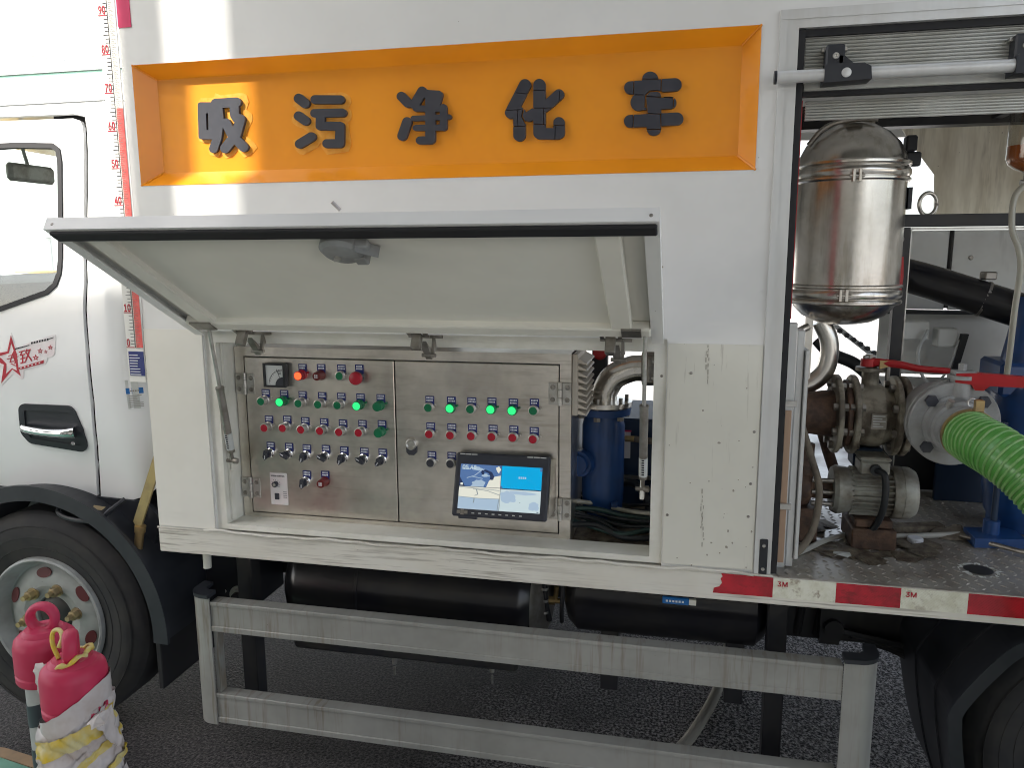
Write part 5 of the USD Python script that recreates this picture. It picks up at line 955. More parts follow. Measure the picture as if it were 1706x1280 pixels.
obj('hole_scale', [hull(*(np.array([0.795 + (0.042 + 0.008 * rr_.rand()) * math.cos(a), 0.15 + (0.042 + 0.008 * rr_.rand()) * math.sin(a), 0.7695]) + rr_.normal(0, 0.006, (6, 3)) * [1, 1, 0.3])) for a in np.linspace(0, 6.28, 26)], 'paper_grey', fp, smooth=False)

TK = thing('separator_tank', 'tall stainless steel separator tank with domed ends and clamp bands, behind the shutter post', 'tank', (0.457, 0.42, 1.40))
tc = np.array([0.457, 0.42, 0.0]); R_ = 0.150
obj('shell', lathe(tc + [0, 0, 1.50], (0, 0, 1), [(0, R_), (0.345, R_)], 64), 'steel_polished', TK, smooth=40)
obj('bottom_dome', lathe(tc + [0, 0, 1.405], (0, 0, 1), [(0, 0), (0.003, 0.04), (0.012, 0.08), (0.030, 0.115), (0.055, 0.138), (0.078, 0.148), (0.095, R_)], 64), 'steel_polished', TK, smooth=True)
obj('top_dome', lathe(tc + [0, 0, 1.845], (0, 0, 1), [(0, R_), (0.02, 0.149), (0.05, 0.142), (0.08, 0.127), (0.11, 0.098), (0.132, 0.06), (0.142, 0.03), (0.145, 0)], 64), 'steel_polished', TK, smooth=True)
for z, h_ in ((1.500, 0.012), (1.522, 0.006), (1.477, 0.007), (1.822, 0.007), (1.842, 0.013), (1.866, 0.008)):
    obj('clamp_band', lathe(tc + [0, 0, z - h_], (0, 0, 1), [(0, R_), (0, R_ + 0.004), (h_ * 0.6, R_ + 0.009), (h_ * 1.4, R_ + 0.009), (2 * h_, R_ + 0.004), (2 * h_, R_)], 64), 'steel_polished', TK, smooth=40)
for z, a in ((1.500, -100), (1.825, -95)):
    a = math.radians(a); p = tc + [(R_ + 0.014) * math.cos(a), (R_ + 0.014) * math.sin(a), z]
    obj('band_closure', [box(p[0] - 0.012, p[0] - 0.004, p[1] - 0.008, p[1] + 0.01, z - 0.017, z + 0.017, 0.001), box(p[0] + 0.004, p[0] + 0.012, p[1] - 0.008, p[1] + 0.01, z - 0.017, z + 0.017, 0.001), rod(p + [-0.018, 0, 0], p + [0.02, 0, 0], 0.004)], 'steel_polished', TK, smooth=30)
q = at(1487, 282, y=0.36)
obj('wing_clamp', [rod(q + [-0.06, -0.03, 0.004], q + [0.03, 0.0, 0.0], 0.006), rod(q + [-0.05, -0.03, 0.016], q + [0.02, 0, 0.012], 0.005), box(q[0] - 0.06, q[0] - 0.045, 0.31, 0.345, q[2] - 0.02, q[2] + 0.025, 0.002), rod(q + [0.0, 0, 0], q + [0.045, 0, 0.018], 0.007), rod(q + [0.0, 0, 0], q + [0.045, 0, -0.004], 0.006), box(q[0] - 0.01, q[0] + 0.012, 0.345, 0.37, q[2] - 0.03, q[2] + 0.012, 0.003)], 'dull_steel', TK)
for bb in (box(0.595, 0.625, 0.40, 0.44, 1.90, 1.945, 0.005), box(0.60, 0.64, 0.41, 0.43, 1.86, 1.90, 0.004), box(0.606, 0.616, 0.38, 0.42, 1.74, 1.80)): obj('side_bracket', bb, 'black_plastic', TK, smooth=False)
obj('top_fittings', [rod(tc + [-0.02, -0.02, 1.975], tc + [-0.02, -0.02, 2.01], 0.02), rod(tc + [0.04, -0.01, 1.975], tc + [0.04, -0.01, 2.0], 0.014), tube(bez([tc + [-0.13, -0.06, 1.92], tc + [-0.09, -0.07, 1.965], tc + [-0.03, -0.06, 1.985], tc + [0.05, -0.06, 1.985]]), 0.007, 8), box(0.42, 0.47, 0.33, 0.36, 1.985, 2.0, 0.002)], 'dull_steel', TK)
q0, q1 = at(1497, 428, y=0.40), at(1494, 492, y=0.40)
obj('red_handle', hull(*[p + np.array(o) for p, w_ in ((q0, 0.009), (q1, 0.006), ((q0 + q1) / 2, 0.011)) for o in ((-w_, -0.02, 0), (w_, -0.02, 0), (-w_, 0.03, 0), (w_, 0.03, 0))]), 'red_enamel', TK, smooth=False)
obj('handle_bolts', [rod(q0 + [0.0, 0, 0.045], q0 + [0.0, 0, 0.015], 0.005), rod(q0 + [-0.008, 0, 0.05], q0 + [0.01, 0, 0.05], 0.006), rod(q1 + [0, 0, -0.005], q1 + [-0.008, 0, -0.03], 0.006)], 'dull_steel', TK)
obj('outlet_elbow', tube(bez([(0.40, 0.42, 1.415), (0.425, 0.42, 1.36), (0.428, 0.42, 1.30), (0.41, 0.42, 1.25), (0.36, 0.42, 1.215), (0.29, 0.42, 1.205)], 8), 0.027, 24), 'steel_polished', TK)
obj('support_leg', [box(0.355, 0.375, 0.40, 0.42, 0.78, 1.45), rod((0.33, 0.38, 1.385), (0.36, 0.40, 1.40), 0.012)], 'steel_polished', TK, smooth=False)

# black frame with grey panels
EF = thing('equipment_frame', 'black steel frame with grey sheet panels behind the tank and the valves', 'steel frame', (1.1, 0.6, 0.77))
obj('upright', box(0.602, 0.634, 0.44, 0.475, 0.772, 1.690, 0.001), 'chassis_black', EF, smooth=False)
obj('top_bar', box(0.602, 2.2, 0.44, 0.475, 1.692, 1.727, 0.001), 'chassis_black', EF, smooth=False)
obj('trim', [box(0.6365, 0.6395, 0.445, 0.46, 0.79, 1.685), box(0.64, 2.2, 0.445, 0.46, 1.684, 1.689)], 'zinc', EF, smooth=False)
for a in ((0.66, 0.86, 1.425, 1.69), (0.872, 1.6, 1.425, 1.69), (0.66, 1.6, 1.20, 1.415), (0.66, 1.6, 0.98, 1.19)):
    obj('panel', box(a[0], a[1], 0.85, 0.86, a[2], a[3], 0.002), 'painted_plate', EF, smooth=False)
obj('weld_seam', tube([(0.866, 0.851, z) for z in np.linspace(1.43, 1.69, 30)], 0.007, 6), 'chassis_black', EF)
for x, z in ((0.93, 1.60), (1.08, 1.60)):
    obj('panel_screw', lathe((x, 0.849, z), (0, -1, 0), [(0, 0.008), (0.003, 0.006), (0.003, 0)], 12), 'dull_steel', EF)
obj('rear_rail', box(0.66, 1.6, 0.80, 0.848, 1.412, 1.424), 'chassis_black', EF, smooth=False)
obj('junction_box', [box(0.70, 0.78, 0.70, 0.76, 1.335, 1.395, 0.004), box(0.80, 0.86, 0.68, 0.74, 1.315, 1.375, 0.004)], 'painted_plate', EF, smooth=False)
obj('loom', [tube(bez([(0.77, 0.68, 1.37), (0.74, 0.66, 1.30), (0.76, 0.66, 1.22), (0.83, 0.66, 1.15)]), 0.005, 8), tube(bez([(0.86, 0.67, 1.34), (0.83, 0.66, 1.24), (0.77, 0.66, 1.16)]), 0.004, 8)], 'paper_grey', EF)
obj('brace', hull((0.865, 0.66, 1.36), (0.885, 0.66, 1.36), (0.815, 0.66, 1.10), (0.835, 0.66, 1.10), (0.865, 0.68, 1.36), (0.885, 0.68, 1.36), (0.815, 0.68, 1.10), (0.835, 0.68, 1.10)), 'chassis_black', EF, smooth=False)
obj('lower_guard', box(0.66, 1.6, 0.90, 0.92, 0.772, 0.975), 'chassis_black', EF, smooth=False)
bp = obj('suction_pipe', tube(bez([(0.60, 0.66, 1.565), (0.72, 0.62, 1.535), (0.95, 0.56, 1.455), (1.20, 0.52, 1.37)]), 0.052, 28), 'tank_black', smooth=40, label='thick black pipe sloping across the grey panels behind the black frame', category='pipe')
obj('pipe_band', [lathe((0.885, 0.578, 1.478), (0.94, -0.16, -0.32), [(0, 0.052), (0, 0.055), (0.008, 0.055), (0.008, 0.052)], 28), box(0.878, 0.912, 0.55, 0.60, 1.535, 1.56, 0.004)], 'dull_steel', bp)
ST = [(1497, 205), (1516, 236), (1557, 291), (1556, 362), (1800, 350), (1800, 205)]
obj('stained_plate', prism(Polygon([tuple(at(*p, y=0.95)[[0, 2]]) for p in ST]), 0.95, 0.956), 'steel_stained', smooth=False, label='stained stainless steel sheet with a cut corner behind the black frame', category='steel sheet')
obj('upper_beam', box(0.28, 2.4, 0.56, 0.62, 1.992, 2.06), 'chassis_black', TRUCK, smooth=False)
q = at(1546, 340, y=0.60)
obj('lifting_ring', tube([(q[0] + 0.028 * math.cos(a), 0.60 + 0.012 * math.cos(a), q[2] + 0.034 * math.sin(a)) for a in np.linspace(0, 2 * math.pi, 30)], 0.006, 10), 'steel_polished', smooth=True, label='small steel lifting ring standing on the black frame beside the tank', category='ring')
obj('slotted_strap', [hull(*[p + np.array(o) for p in (at(1388, 540, y=1.2), at(1462, 598, y=1.2)) for o in ((0, 0, -0.012), (0, 0, 0.012), (0, 0.005, -0.012), (0, 0.005, 0.012))])], 'white_plate', smooth=False, label='white strap with a row of black bolts below the tank', category='strap')
for k in range(6):
    p = at(1398 + 11.5 * k, 551 + 7.3 * k, y=1.195); obj('bolt', rod(p, p + [0, -0.02, 0], 0.010, 8), 'chassis_black', '/World/slotted_strap', smooth=False)

# ball valves
def flange(o, ax, r, t, m, parent, bolts=8, br=0.8, name='flange', ba=22.5, bm='dull_steel', hex_r=0.012, bh=0.012, inner=0.0):
    f = obj(name, lathe(o, ax, [(0, inner), (0, r - 0.003), (0.003, r), (t - 0.003, r), (t, r - 0.003), (t, inner)], 48), m, parent)
    u, v, d = frame_of(ax); o = np.asarray(o, float)
    for k in range(bolts):
        a = math.radians(ba + 360 / bolts * k); p = o + (u * math.cos(a) + v * math.sin(a)) * r * br
        obj('flange_bolt', rod(p - d * bh, p + d * (t + bh), hex_r, 6), bm, f, smooth=False)
    return f
V1 = thing('ball_valve', 'muddy grey flanged ball valve with a thin red lever, below the stainless tank', 'valve', (0.545, 0.38, 1.02))
z1_, y1_ = 1.142, 0.38
obj('valve_body', [lathe((0.495, y1_, z1_), (1, 0, 0), [(0, 0.075), (0.01, 0.088), (0.05, 0.096), (0.075, 0.094), (0.09, 0.082), (0.108, 0.078)], 40), rod((0.54, y1_, z1_ + 0.085), (0.54, y1_, z1_ + 0.135), 0.024, 20), rod((0.54, y1_, z1_ + 0.133), (0.54, y1_, z1_ + 0.143), 0.042, 24), rod((0.54, y1_, z1_ + 0.14), (0.54, y1_, z1_ + 0.165), 0.016, 16)], 'cast_dirty', V1)
for x, m in ((0.440, 'cast_dirty'), (0.468, 'rust_mud'), (0.486, 'cast_dirty')):
    flange((x, y1_, z1_), (1, 0, 0), 0.118 if m != 'rust_mud' else 0.10, 0.016, m, V1, bolts=8 if m != 'rust_mud' else 0)
for x, m in ((0.600, 'cast_dirty'), (0.618, 'black_rubber'), (0.624, 'cast_dirty')):
    flange((x, y1_, z1_), (1, 0, 0), 0.118 if m == 'cast_dirty' else 0.105, 0.016 if m == 'cast_dirty' else 0.005, m, V1, bolts=8 if m == 'cast_dirty' else 0)
obj('maker_plate', box(0.530, 0.570, y1_ - 0.100, y1_ - 0.094, z1_ - 0.022, z1_ + 0.022), 'dull_steel', V1, smooth=False)
obj('plate_print', [box(0.5335, 0.5335 + w_, y1_ - 0.1012, y1_ - 0.1002, z1_ + 0.014 - 0.0075 * j, z1_ + 0.0175 - 0.0075 * j) for j, w_ in enumerate((0.032, 0.024, 0.033, 0.018, 0.028))], 'paper_grey', V1, smooth=False)
obj('muddy_pipe', [lathe((0.28, y1_, z1_), (1, 0, 0), [(0, 0), (0, 0.062), (0.10, 0.064), (0.16, 0.072)], 28)], 'rust_mud', V1)
obj('valve_foot', box(0.50, 0.58, 0.34, 0.42, 0.99, 1.05, 0.004), 'dark_blue', V1, smooth=False)
hl = [(0.522, 0.365, 1.303), (0.60, 0.345, 1.300), (0.66, 0.335, 1.290), (0.735, 0.325, 1.287)]
obj('lever', [tube(bez(hl, 6), [*np.linspace(0.0125, 0.0085, 19)], 8), rod((0.527, 0.365, 1.29), (0.527, 0.365, 1.312), 0.02, 14)], 'red_enamel', V1)
obj('lever_nut', [rod((0.53, 0.367, 1.307), (0.53, 0.367, 1.325), 0.011, 6), rod((0.515, 0.36, 1.315), (0.545, 0.37, 1.318), 0.007, 8)], 'dull_steel', V1, smooth=False)
obj('stop_pin', rod((0.58, 0.35, 1.255), (0.58, 0.35, 1.296), 0.006, 8), 'dull_steel', V1, smooth=False)
obj('stop_plate', hull(*[(x, y, z) for x, z in ((0.555, 1.285), (0.605, 1.300), (0.61, 1.31), (0.555, 1.31)) for y in (0.342, 0.35)]), 'brass', V1, smooth=False)

ax2 = np.array([0.05, -1.0, -0.06]); ax2 /= np.linalg.norm(ax2); o2 = at(1588, 706, y=0.16)
V2 = thing('ball_valve', 'clean grey flanged ball valve facing outwards with a red lever, coupled to the green hose', 'valve', (0.70, 0.2, 1.0))
flange(o2 - ax2 * 0.010, ax2, 0.114, 0.018, 'cast_grey', V2, bolts=4, br=0.79, ba=45, hex_r=0.0165, bm='letter_black', bh=0.010)
flange(o2 - ax2 * 0.032, ax2, 0.114, 0.018, 'cast_grey', V2, bolts=0)
obj('valve_body', [lathe(o2 - ax2 * 0.16, ax2, [(0, 0.06), (0.02, 0.085), (0.09, 0.085), (0.13, 0.07)], 36), lathe(o2 + ax2 * 0.006, ax2, [(0, 0.080), (0.006, 0.080), (0.008, 0.072), (0.028, 0.066), (0.030, 0.0)], 40)], 'cast_grey', V2)
cpl = obj('hose_coupling', lathe(o2 + ax2 * 0.03, ax2, [(0, 0.066), (0.002, 0.072), (0.022, 0.072), (0.024, 0.064), (0.05, 0.062), (0.052, 0.067), (0.062, 0.067), (0.064, 0.058), (0.10, 0.056)], 40), 'cast_grey', V2)
obj('cam_ear', [tube([(o2 + ax2 * 0.055 + np.array([0.02 + 0.011 * math.cos(a), 0, 0.070 + 0.011 * math.sin(a)])) for a in np.linspace(0, 6.28, 16)], 0.003, 8), rod(o2 + ax2 * 0.05 + [-0.035, 0, 0.05], o2 + ax2 * 0.05 + [-0.03, -0.01, 0.075], 0.009)], 'zinc', cpl)
obj('hose_clamp', lathe(o2 + ax2 * 0.10, ax2, [(0, 0.060), (0, 0.066), (0.012, 0.066), (0.012, 0.060)], 40), 'brass', V2)
obj('clamp_screw', [box(*(np.r_[o2 + ax2 * 0.106 + [0.012, -0.008, 0.062], 0, 0, 0][[0, 0, 1, 1, 2, 2]] + np.array([-0.008, 0.012, -0.01, 0.01, 0, 0.03])), 0.002)], 'brass', V2, smooth=False)
st = o2 + np.array([0.01, 0.0, 0.095])
obj('valve_neck', [rod(st + [0, 0.0, -0.02], st + [0, 0, 0.030], 0.026, 20), rod(st + [0, 0, 0.026], st + [0, 0, 0.036], 0.034, 20), box(st[0] - 0.022, st[0] + 0.03, st[1] - 0.022, st[1] + 0.02, st[2] + 0.036, st[2] + 0.048, 0.002), rod(st + [0, 0, 0.04], st + [0, 0, 0.066], 0.010, 6)], 'cast_grey', V2)
h2 = at(1590, 629, y=0.15); h3 = at(1760, 640, y=0.10)
obj('lever', [hull(*[p + np.array(o) for p, w_ in ((h2, 0.012), (h2 + (h3 - h2) * 0.25, 0.016), (h3, 0.012)) for o in ((0, -0.012, -w_), (0, -0.012, w_), (0, 0.014, -w_), (0, 0.014, w_))]), hull(*[h2 + (h3 - h2) * t + np.array([0, y, dz]) for t, dz in ((0.16, -0.012), (0.38, -0.012), (0.30, -0.03), (0.22, -0.03)) for y in (-0.004, 0.004)])], 'red_enamel', V2, smooth=False)
# green suction hose
GH = thing('green_hose', 'ribbed green suction hose running from the clean grey valve out of the truck', 'hose', (0.8, -0.1, 0.1))
e0 = o2 + ax2 * 0.085
hp_ = bez([e0, o2 + ax2 * 0.15, at(1668, 758, y=-0.07), at(1725, 806, y=-0.13), at(1800, 900, y=-0.2), at(1850, 1060, y=-0.24), at(1860, 1250, y=-0.25), np.array([0.80, -0.28, 0.0])], 14)
obj('hose_wall', tube(hp_, 0.061, 36), 'green_hose', GH, smooth=True)
sl = np.r_[0, np.cumsum(np.linalg.norm(np.diff(hp_, axis=0), axis=1))]; LT = 0.85
tt = np.linspace(0.015, LT, 2000); hx = np.array([np.interp(tt, sl, hp_[:, k]) for k in range(3)]).T
tg = np.gradient(hx, axis=0); tg /= np.linalg.norm(tg, axis=1, keepdims=True); u_ = np.cross(tg, [0.2, 0.1, 1.0]); u_ /= np.linalg.norm(u_, axis=1, keepdims=True); v_ = np.cross(tg, u_)
ph = tt / 0.0135 * 2 * np.pi
obj('spiral_rib', tube(hx + 0.0615 * (np.cos(ph)[:, None] * u_ + np.sin(ph)[:, None] * v_), 0.0034, 6), 'hose_rib', GH, smooth=True)

# motor
EM = thing('electric_motor', 'small grey finned electric motor on the muddy deck below the muddy valve', 'motor', (0.55, 0.32, 0.77))
my_, mz_ = 0.32, 0.925
obj('drive_end', lathe((0.44, my_, mz_), (1, 0, 0), [(0, 0), (0, 0.066), (0.012, 0.072), (0.04, 0.068), (0.055, 0.062)], 36), 'motor_grey', EM)
obj('frame', lathe((0.49, my_, mz_), (1, 0, 0), [(0, 0.060), (0.11, 0.060)], 36), 'motor_grey', EM)
for k in range(26):
    a = math.radians(360 / 26 * k); d = np.array([0, math.cos(a), math.sin(a)]); n_ = np.array([0, -d[2], d[1]])
    pts = [np.array([x, my_, mz_]) + d * r_ + n_ * s for x in (0.490, 0.602) for r_, s in ((0.058, 0.0028), (0.058, -0.0028), (0.072, 0.0016), (0.072, -0.0016))]
    obj('fin', hull(*pts), 'motor_grey', EM, smooth=False)
obj('fan_cowl', lathe((0.600, my_, mz_), (1, 0, 0), [(0, 0.060), (0, 0.075), (0.004, 0.077), (0.025, 0.077), (0.025, 0.0755), (0.027, 0.0755), (0.027, 0.077), (0.052, 0.075), (0.066, 0.066), (0.068, 0.0)], 40), 'motor_grey', EM)
tb = obj('terminal_box', [box(0.505, 0.585, 0.262, 0.350, 0.988, 1.028, 0.005)], 'motor_grey', EM, smooth=False)
obj('box_lid', [box(0.502, 0.588, 0.259, 0.353, 1.0285, 1.040, 0.005)], 'motor_grey', tb, smooth=False)
obj('power_cable', [tube(bez([(0.545, 0.255, 1.006), (0.562, 0.232, 1.0), (0.568, 0.228, 0.96), (0.566, 0.232, 0.90), (0.555, 0.245, 0.85), (0.53, 0.26, 0.80)]), 0.0095, 12), rod((0.545, 0.262, 1.006), (0.545, 0.248, 1.006), 0.016, 14)], 'cable_black', EM)
obj('foot', [box(0.50, 0.60, 0.25, 0.39, 0.835, 0.858, 0.003), box(0.49, 0.61, 0.24, 0.40, 0.772, 0.832, 0.004)], 'rust_mud', EM, smooth=False)
GP = thing('gear_pump', 'dark mud-caked pump on the shaft of the grey motor, beside the guide rail', 'pump', (0.37, 0.32, 0.77))
obj('pump_body', [lathe((0.325, my_, mz_), (1, 0, 0), [(0, 0), (0, 0.05), (0.02, 0.058), (0.05, 0.05), (0.06, 0.03), (0.115, 0.03)], 28), box(0.31, 0.40, 0.26, 0.38, 0.772, 0.875, 0.008), rod((0.36, my_, mz_), (0.36, my_, 1.06), 0.028)], 'rust_mud', GP)
obj('coupling_bolts', [rod((0.38, my_ - 0.04, mz_ + dz), (0.445, my_ - 0.04, mz_ + dz), 0.007, 8) for dz in (-0.035, 0.0, 0.035)], 'dull_steel', GP)
hos = [('mud_hose', [(0.335, 0.22, 1.13), (0.36, 0.20, 1.05), (0.385, 0.19, 0.96), (0.375, 0.17, 0.86), (0.34, 0.14, 0.80), (0.30, 0.11, 0.78)], 0.010, 'rag_cloth', 'grimy hose hanging down beside the guide rail in front of the dark pump'),
       ('deck_hose', [(0.29, 0.10, 0.779), (0.36, 0.19, 0.779), (0.44, 0.29, 0.779), (0.53, 0.35, 0.779), (0.66, 0.36, 0.779), (0.85, 0.42, 0.779)], 0.008, 'grey_hose', 'thin pale hose lying across the deck in front of the motor'),
       ('arched_hose', [(0.42, 0.60, 1.34), (0.46, 0.58, 1.30), (0.53, 0.55, 1.27), (0.58, 0.52, 1.22), (0.60, 0.50, 1.15)], 0.020, 'cable_black', 'thick black hose arching behind the muddy valve'),
       ('lower_hose', [(0.38, 0.55, 1.22), (0.40, 0.54, 1.14), (0.44, 0.55, 1.06), (0.47, 0.58, 0.98), (0.50, 0.6, 0.90)], 0.018, 'rust_mud', 'muddy hose running down behind the muddy valve')]
for nm, p, r_, m, lb in hos: obj(nm, tube(bez(p), r_, 12), m, smooth=40, label=lb, category='hose')
rs = np.random.RandomState(3); ml = []
for k in range(46):
    c_ = np.array([rs.uniform(0.30, 0.72), rs.uniform(0.16, 0.50), 0.7705]); s = rs.uniform(0.008, 0.035)
    ml.append(hull(*(c_ + rs.normal(0, 1, (12, 3)) * [s, s, s * 0.16])))
obj('mud_cake', ml, 'mud', smooth=40, kind='stuff', label='dried mud caked on the deck round the motor', category='mud')
BC = thing('bottle_cap', 'white plastic bottle cap lying on the deck near the sill', 'bottle cap', (0.685, 0.343, 0.77))
obj('cap_shell', lathe((0.685, 0.335, 0.771), (0, 0, 1), [(0, 0.020), (0.002, 0.021), (0.014, 0.021), (0.016, 0.019), (0.016, 0.0)], 28), 'label_white', BC)
obj('knurl', [rod((0.685 + 0.0212 * math.cos(a), 0.335 + 0.0212 * math.sin(a), 0.773), (0.685 + 0.0212 * math.cos(a), 0.335 + 0.0212 * math.sin(a), 0.784), 0.001, 4) for a in np.linspace(0, 6.28, 30)], 'label_white', BC)
rp = at(1590, 893, z=0.772)
g_ = [np.array([rp[0] + a, rp[1] + b, 0.772 + c]) for a, b, c in ((-0.07, 0.0, 0.004), (-0.04, 0.03, 0.012), (0.02, 0.03, 0.022), (0.04, 0.0, 0.016), (0.02, -0.03, 0.012), (-0.04, -0.02, 0.008), (-0.07, 0.01, 0), (0.04, 0.02, 0), (0.03, -0.035, 0), (-0.05, -0.03, 0))]
rg = trimesh.convex.convex_hull(np.array(g_)).subdivide().subdivide().subdivide(); v = rg.vertices; v = v + (meshkit.fbm(v * 45, 3)[:, None] - 0.5) * [0.03, 0.03, 0.014]; v[:, 2] = np.maximum(v[:, 2], 0.771)
obj('rag', trimesh.Trimesh(v, rg.faces, process=False), 'rag_cloth', smooth=True, label='grey-brown rag on the deck at the end of the steel rod', category='rag')
obj('steel_rod', rod(at(1600, 893, z=0.785), at(1760, 935, z=0.785), 0.007, 12), 'dull_steel', smooth=40, label='thin steel rod lying on the deck behind the sill', category='rod')
obj('deck_plank', hull(*[(x, y, z) for x, y in ((0.53, 0.37), (0.80, 0.45), (0.79, 0.49), (0.52, 0.41)) for z in (0.771, 0.789)]), 'mud', smooth=False, label='dirty plank lying on the deck in front of the motor', category='plank')
obj('plastic_scrap', hull(*[(0.425 + a, 0.16 + b, 0.7715 + c) for a, b, c in ((0, 0, 0), (0.07, 0.01, 0), (0.06, 0.04, 0.004), (0.01, 0.035, 0.006), (0.03, 0.02, 0.009))]), 'paper_grey', smooth=False, label='pale scrap of plastic lying on the deck near the guide rail', category='scrap')
# second blue pump at the right edge
BP = thing('dosing_pump', 'blue pump standing at the right edge of the compartment behind the green hose', 'pump', (1.0, 0.5, 0.77))
obj('column', [lathe((1.02, 0.50, 0.79), (0, 0, 1), [(0, 0), (0, 0.09), (0.03, 0.09), (0.05, 0.10), (0.20, 0.12), (0.42, 0.12), (0.46, 0.10), (0.62, 0.075), (0.70, 0.075)], 36), box(0.90, 1.15, 0.42, 0.60, 1.20, 1.30, 0.01)], 'pump_blue', BP)
obj('base_foot', [hull(*[(x, y, z) for x, y in ((0.84, 0.32), (0.98, 0.34), (0.98, 0.44), (0.84, 0.42)) for z in (0.772, 0.80)]), rod((0.90, 0.38, 0.80), (0.90, 0.38, 0.84), 0.022)], 'pump_blue', BP)
obj('air_cock', [rod((0.905, 0.38, 0.84), (0.905, 0.38, 0.98), 0.009), box(0.90, 0.925, 0.40, 0.42, 1.02, 1.13)], 'dark_blue', BP)
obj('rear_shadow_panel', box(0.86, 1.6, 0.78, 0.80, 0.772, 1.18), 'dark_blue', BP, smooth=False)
# sight bottle
SB = thing('sight_bottle', 'clear plastic bottle half full of orange liquid hanging at the top right', 'bottle', (0.875, 0.30, 1.83))
bc = np.array([0.872, 0.30, 0.0])
obj('bottle_wall', lathe(bc + [0, 0, 1.826], (0, 0, 1), [(0, 0.012), (0.008, 0.03), (0.02, 0.048), (0.035, 0.0535), (0.16, 0.0535), (0.17, 0.05), (0.17, 0)], 36), 'clear_plastic', SB, smooth=40)
obj('liquid', lathe(bc + [0, 0, 1.829], (0, 0, 1), [(0, 0.0), (0, 0.012), (0.008, 0.028), (0.02, 0.0455), (0.035, 0.051), (0.065, 0.051), (0.065, 0)], 36), 'orange_liquid', SB, smooth=40)
obj('outlet', [rod(bc + [0, 0, 1.80], bc + [0, 0, 1.828], 0.009), rod(bc + [-0.015, 0, 1.80], bc + [0.012, 0, 1.80], 0.007)], 'dull_steel', SB)
obj('hanger', [box(0.81, 0.935, 0.27, 0.33, 1.993, 2.001), box(0.86, 0.885, 0.29, 0.57, 2.003, 2.012)], 'chassis_black', SB, smooth=False)
tp = [at(px, py, y=yy) for px, py, yy in ((1693, 300, .30), (1690, 330, .30), (1686, 380, .29), (1697, 415, .28), (1700, 450, .28), (1690, 520, .30), (1682, 590, .33), (1675, 640, .36))]
tp[0] = bc + [0, 0, 1.80]
obj('drip_tube', tube(bez(tp), 0.008, 12), 'clear_tube', smooth=True, label='clear drip tube hanging from the orange sight bottle', category='tube')

# ================================================================== on the ground
p = [at(1205, 1110, z=0.02), at(1195, 1150, z=0.02), at(1175, 1190, z=0.02), at(1145, 1235, z=0.02), at(1105, 1275, z=0.02), at(1060, 1320, z=0.02)]
p = [p[0] + (p[0] - p[1]) * 2.2, p[0] + (p[0] - p[1])] + p
hg = bez(p, 12); hg[:, 2] = 0.020 - 0.085 * np.clip((hg[:, 0] - 0.1), 0, 1) ** 2 * 2
GR = thing('ground_hose', 'pale grey corrugated hose lying on the asphalt under the side guard', 'hose', (hg[0][0], hg[0][1], 0))
obj('hose_wall', tube(hg, 0.017, 16), 'grey_hose', GR, smooth=True)
sl = np.r_[0, np.cumsum(np.linalg.norm(np.diff(hg, axis=0), axis=1))]; tt = np.arange(0.01, sl[-1] - 0.01, 0.008)
hc_ = np.array([np.interp(tt, sl, hg[:, k]) for k in range(3)]).T; hd_ = np.gradient(hc_, axis=0)
obj('corrugation', [lathe(a, d, [(-0.002, 0.0165), (0, 0.0195), (0.002, 0.0165)], 12) for a, d in zip(hc_, hd_)], 'grey_hose', GR, smooth=True)

# ------------------------------------------------------------------ warning posts
def post_cap(T, bx, by, rot, zt=0.738):
    obj('post_cap', lathe((bx, by, zt - 0.205), (0, 0, 1), [(0, 0.058), (0, 0.071), (0.006, 0.074), (0.020, 0.0745), (0.024, 0.071), (0.030, 0.0745), (0.095, 0.074), (0.112, 0.070), (0.122, 0.060), (0.125, 0.053), (0.128, 0.052), (0.136, 0.044), (0.140, 0.0)], 48), 'post_pink', T, smooth=35)
    c_, s_ = math.cos(rot), math.sin(rot)
    V = []; n1, n2 = 40, 14; F = []
    for i in range(n1):
        a = 2 * math.pi * i / n1
        for j in range(n2):
            b = 2 * math.pi * j / n2; rr = 0.0315 + 0.0105 * math.cos(b); w = 0.0165 * math.sin(b)
            V.append((bx + rr * math.cos(a) * c_ - w * s_, by + rr * math.cos(a) * s_ + w * c_, zt - 0.042 + rr * math.sin(a)))
            F.append([i * n2 + j, ((i + 1) % n1) * n2 + j, ((i + 1) % n1) * n2 + (j + 1) % n2]); F.append([i * n2 + j, ((i + 1) % n1) * n2 + (j + 1) % n2, i * n2 + (j + 1) % n2])
    m = trimesh.Trimesh(V, F, process=False); m.fix_normals()
    obj('ring_handle', m, 'post_pink', T, smooth=True)
bx, by = -1.600, -0.485
B1 = thing('warning_post', 'pink ring-topped warning post with black and white chevrons, nearer the truck wheel', 'warning post', (bx, by, 0), 'ring-topped warning posts')
post_cap(B1, bx, by, math.radians(14))
obj('post_tube', rod((bx, by, 0.004), (bx, by, 0.54), 0.056, 40), 'reflect_white', B1)
def onpost(r): return lambda a, z: (bx + r * math.sin(a / 0.056), by - r * math.cos(a / 0.056), z)
for k in range(5):
    zc_ = 0.47 - 0.125 * k
    hw_ = math.pi * 0.056 * 0.98
    g = Polygon([(-hw_, zc_ + 0.055), (0, zc_), (hw_, zc_ + 0.055), (hw_, zc_ - 0.005), (0, zc_ - 0.06), (-hw_, zc_ - 0.005)]).intersection(sbox(-1, 0.01, 1, 0.53))
    obj('chevron', sheet(affinity.translate(g, -0.03, 0), 0.012, onpost(0.0572), 0.001), 'reflect_black', B1, smooth=50)
bx2, by2 = -1.412, -0.600
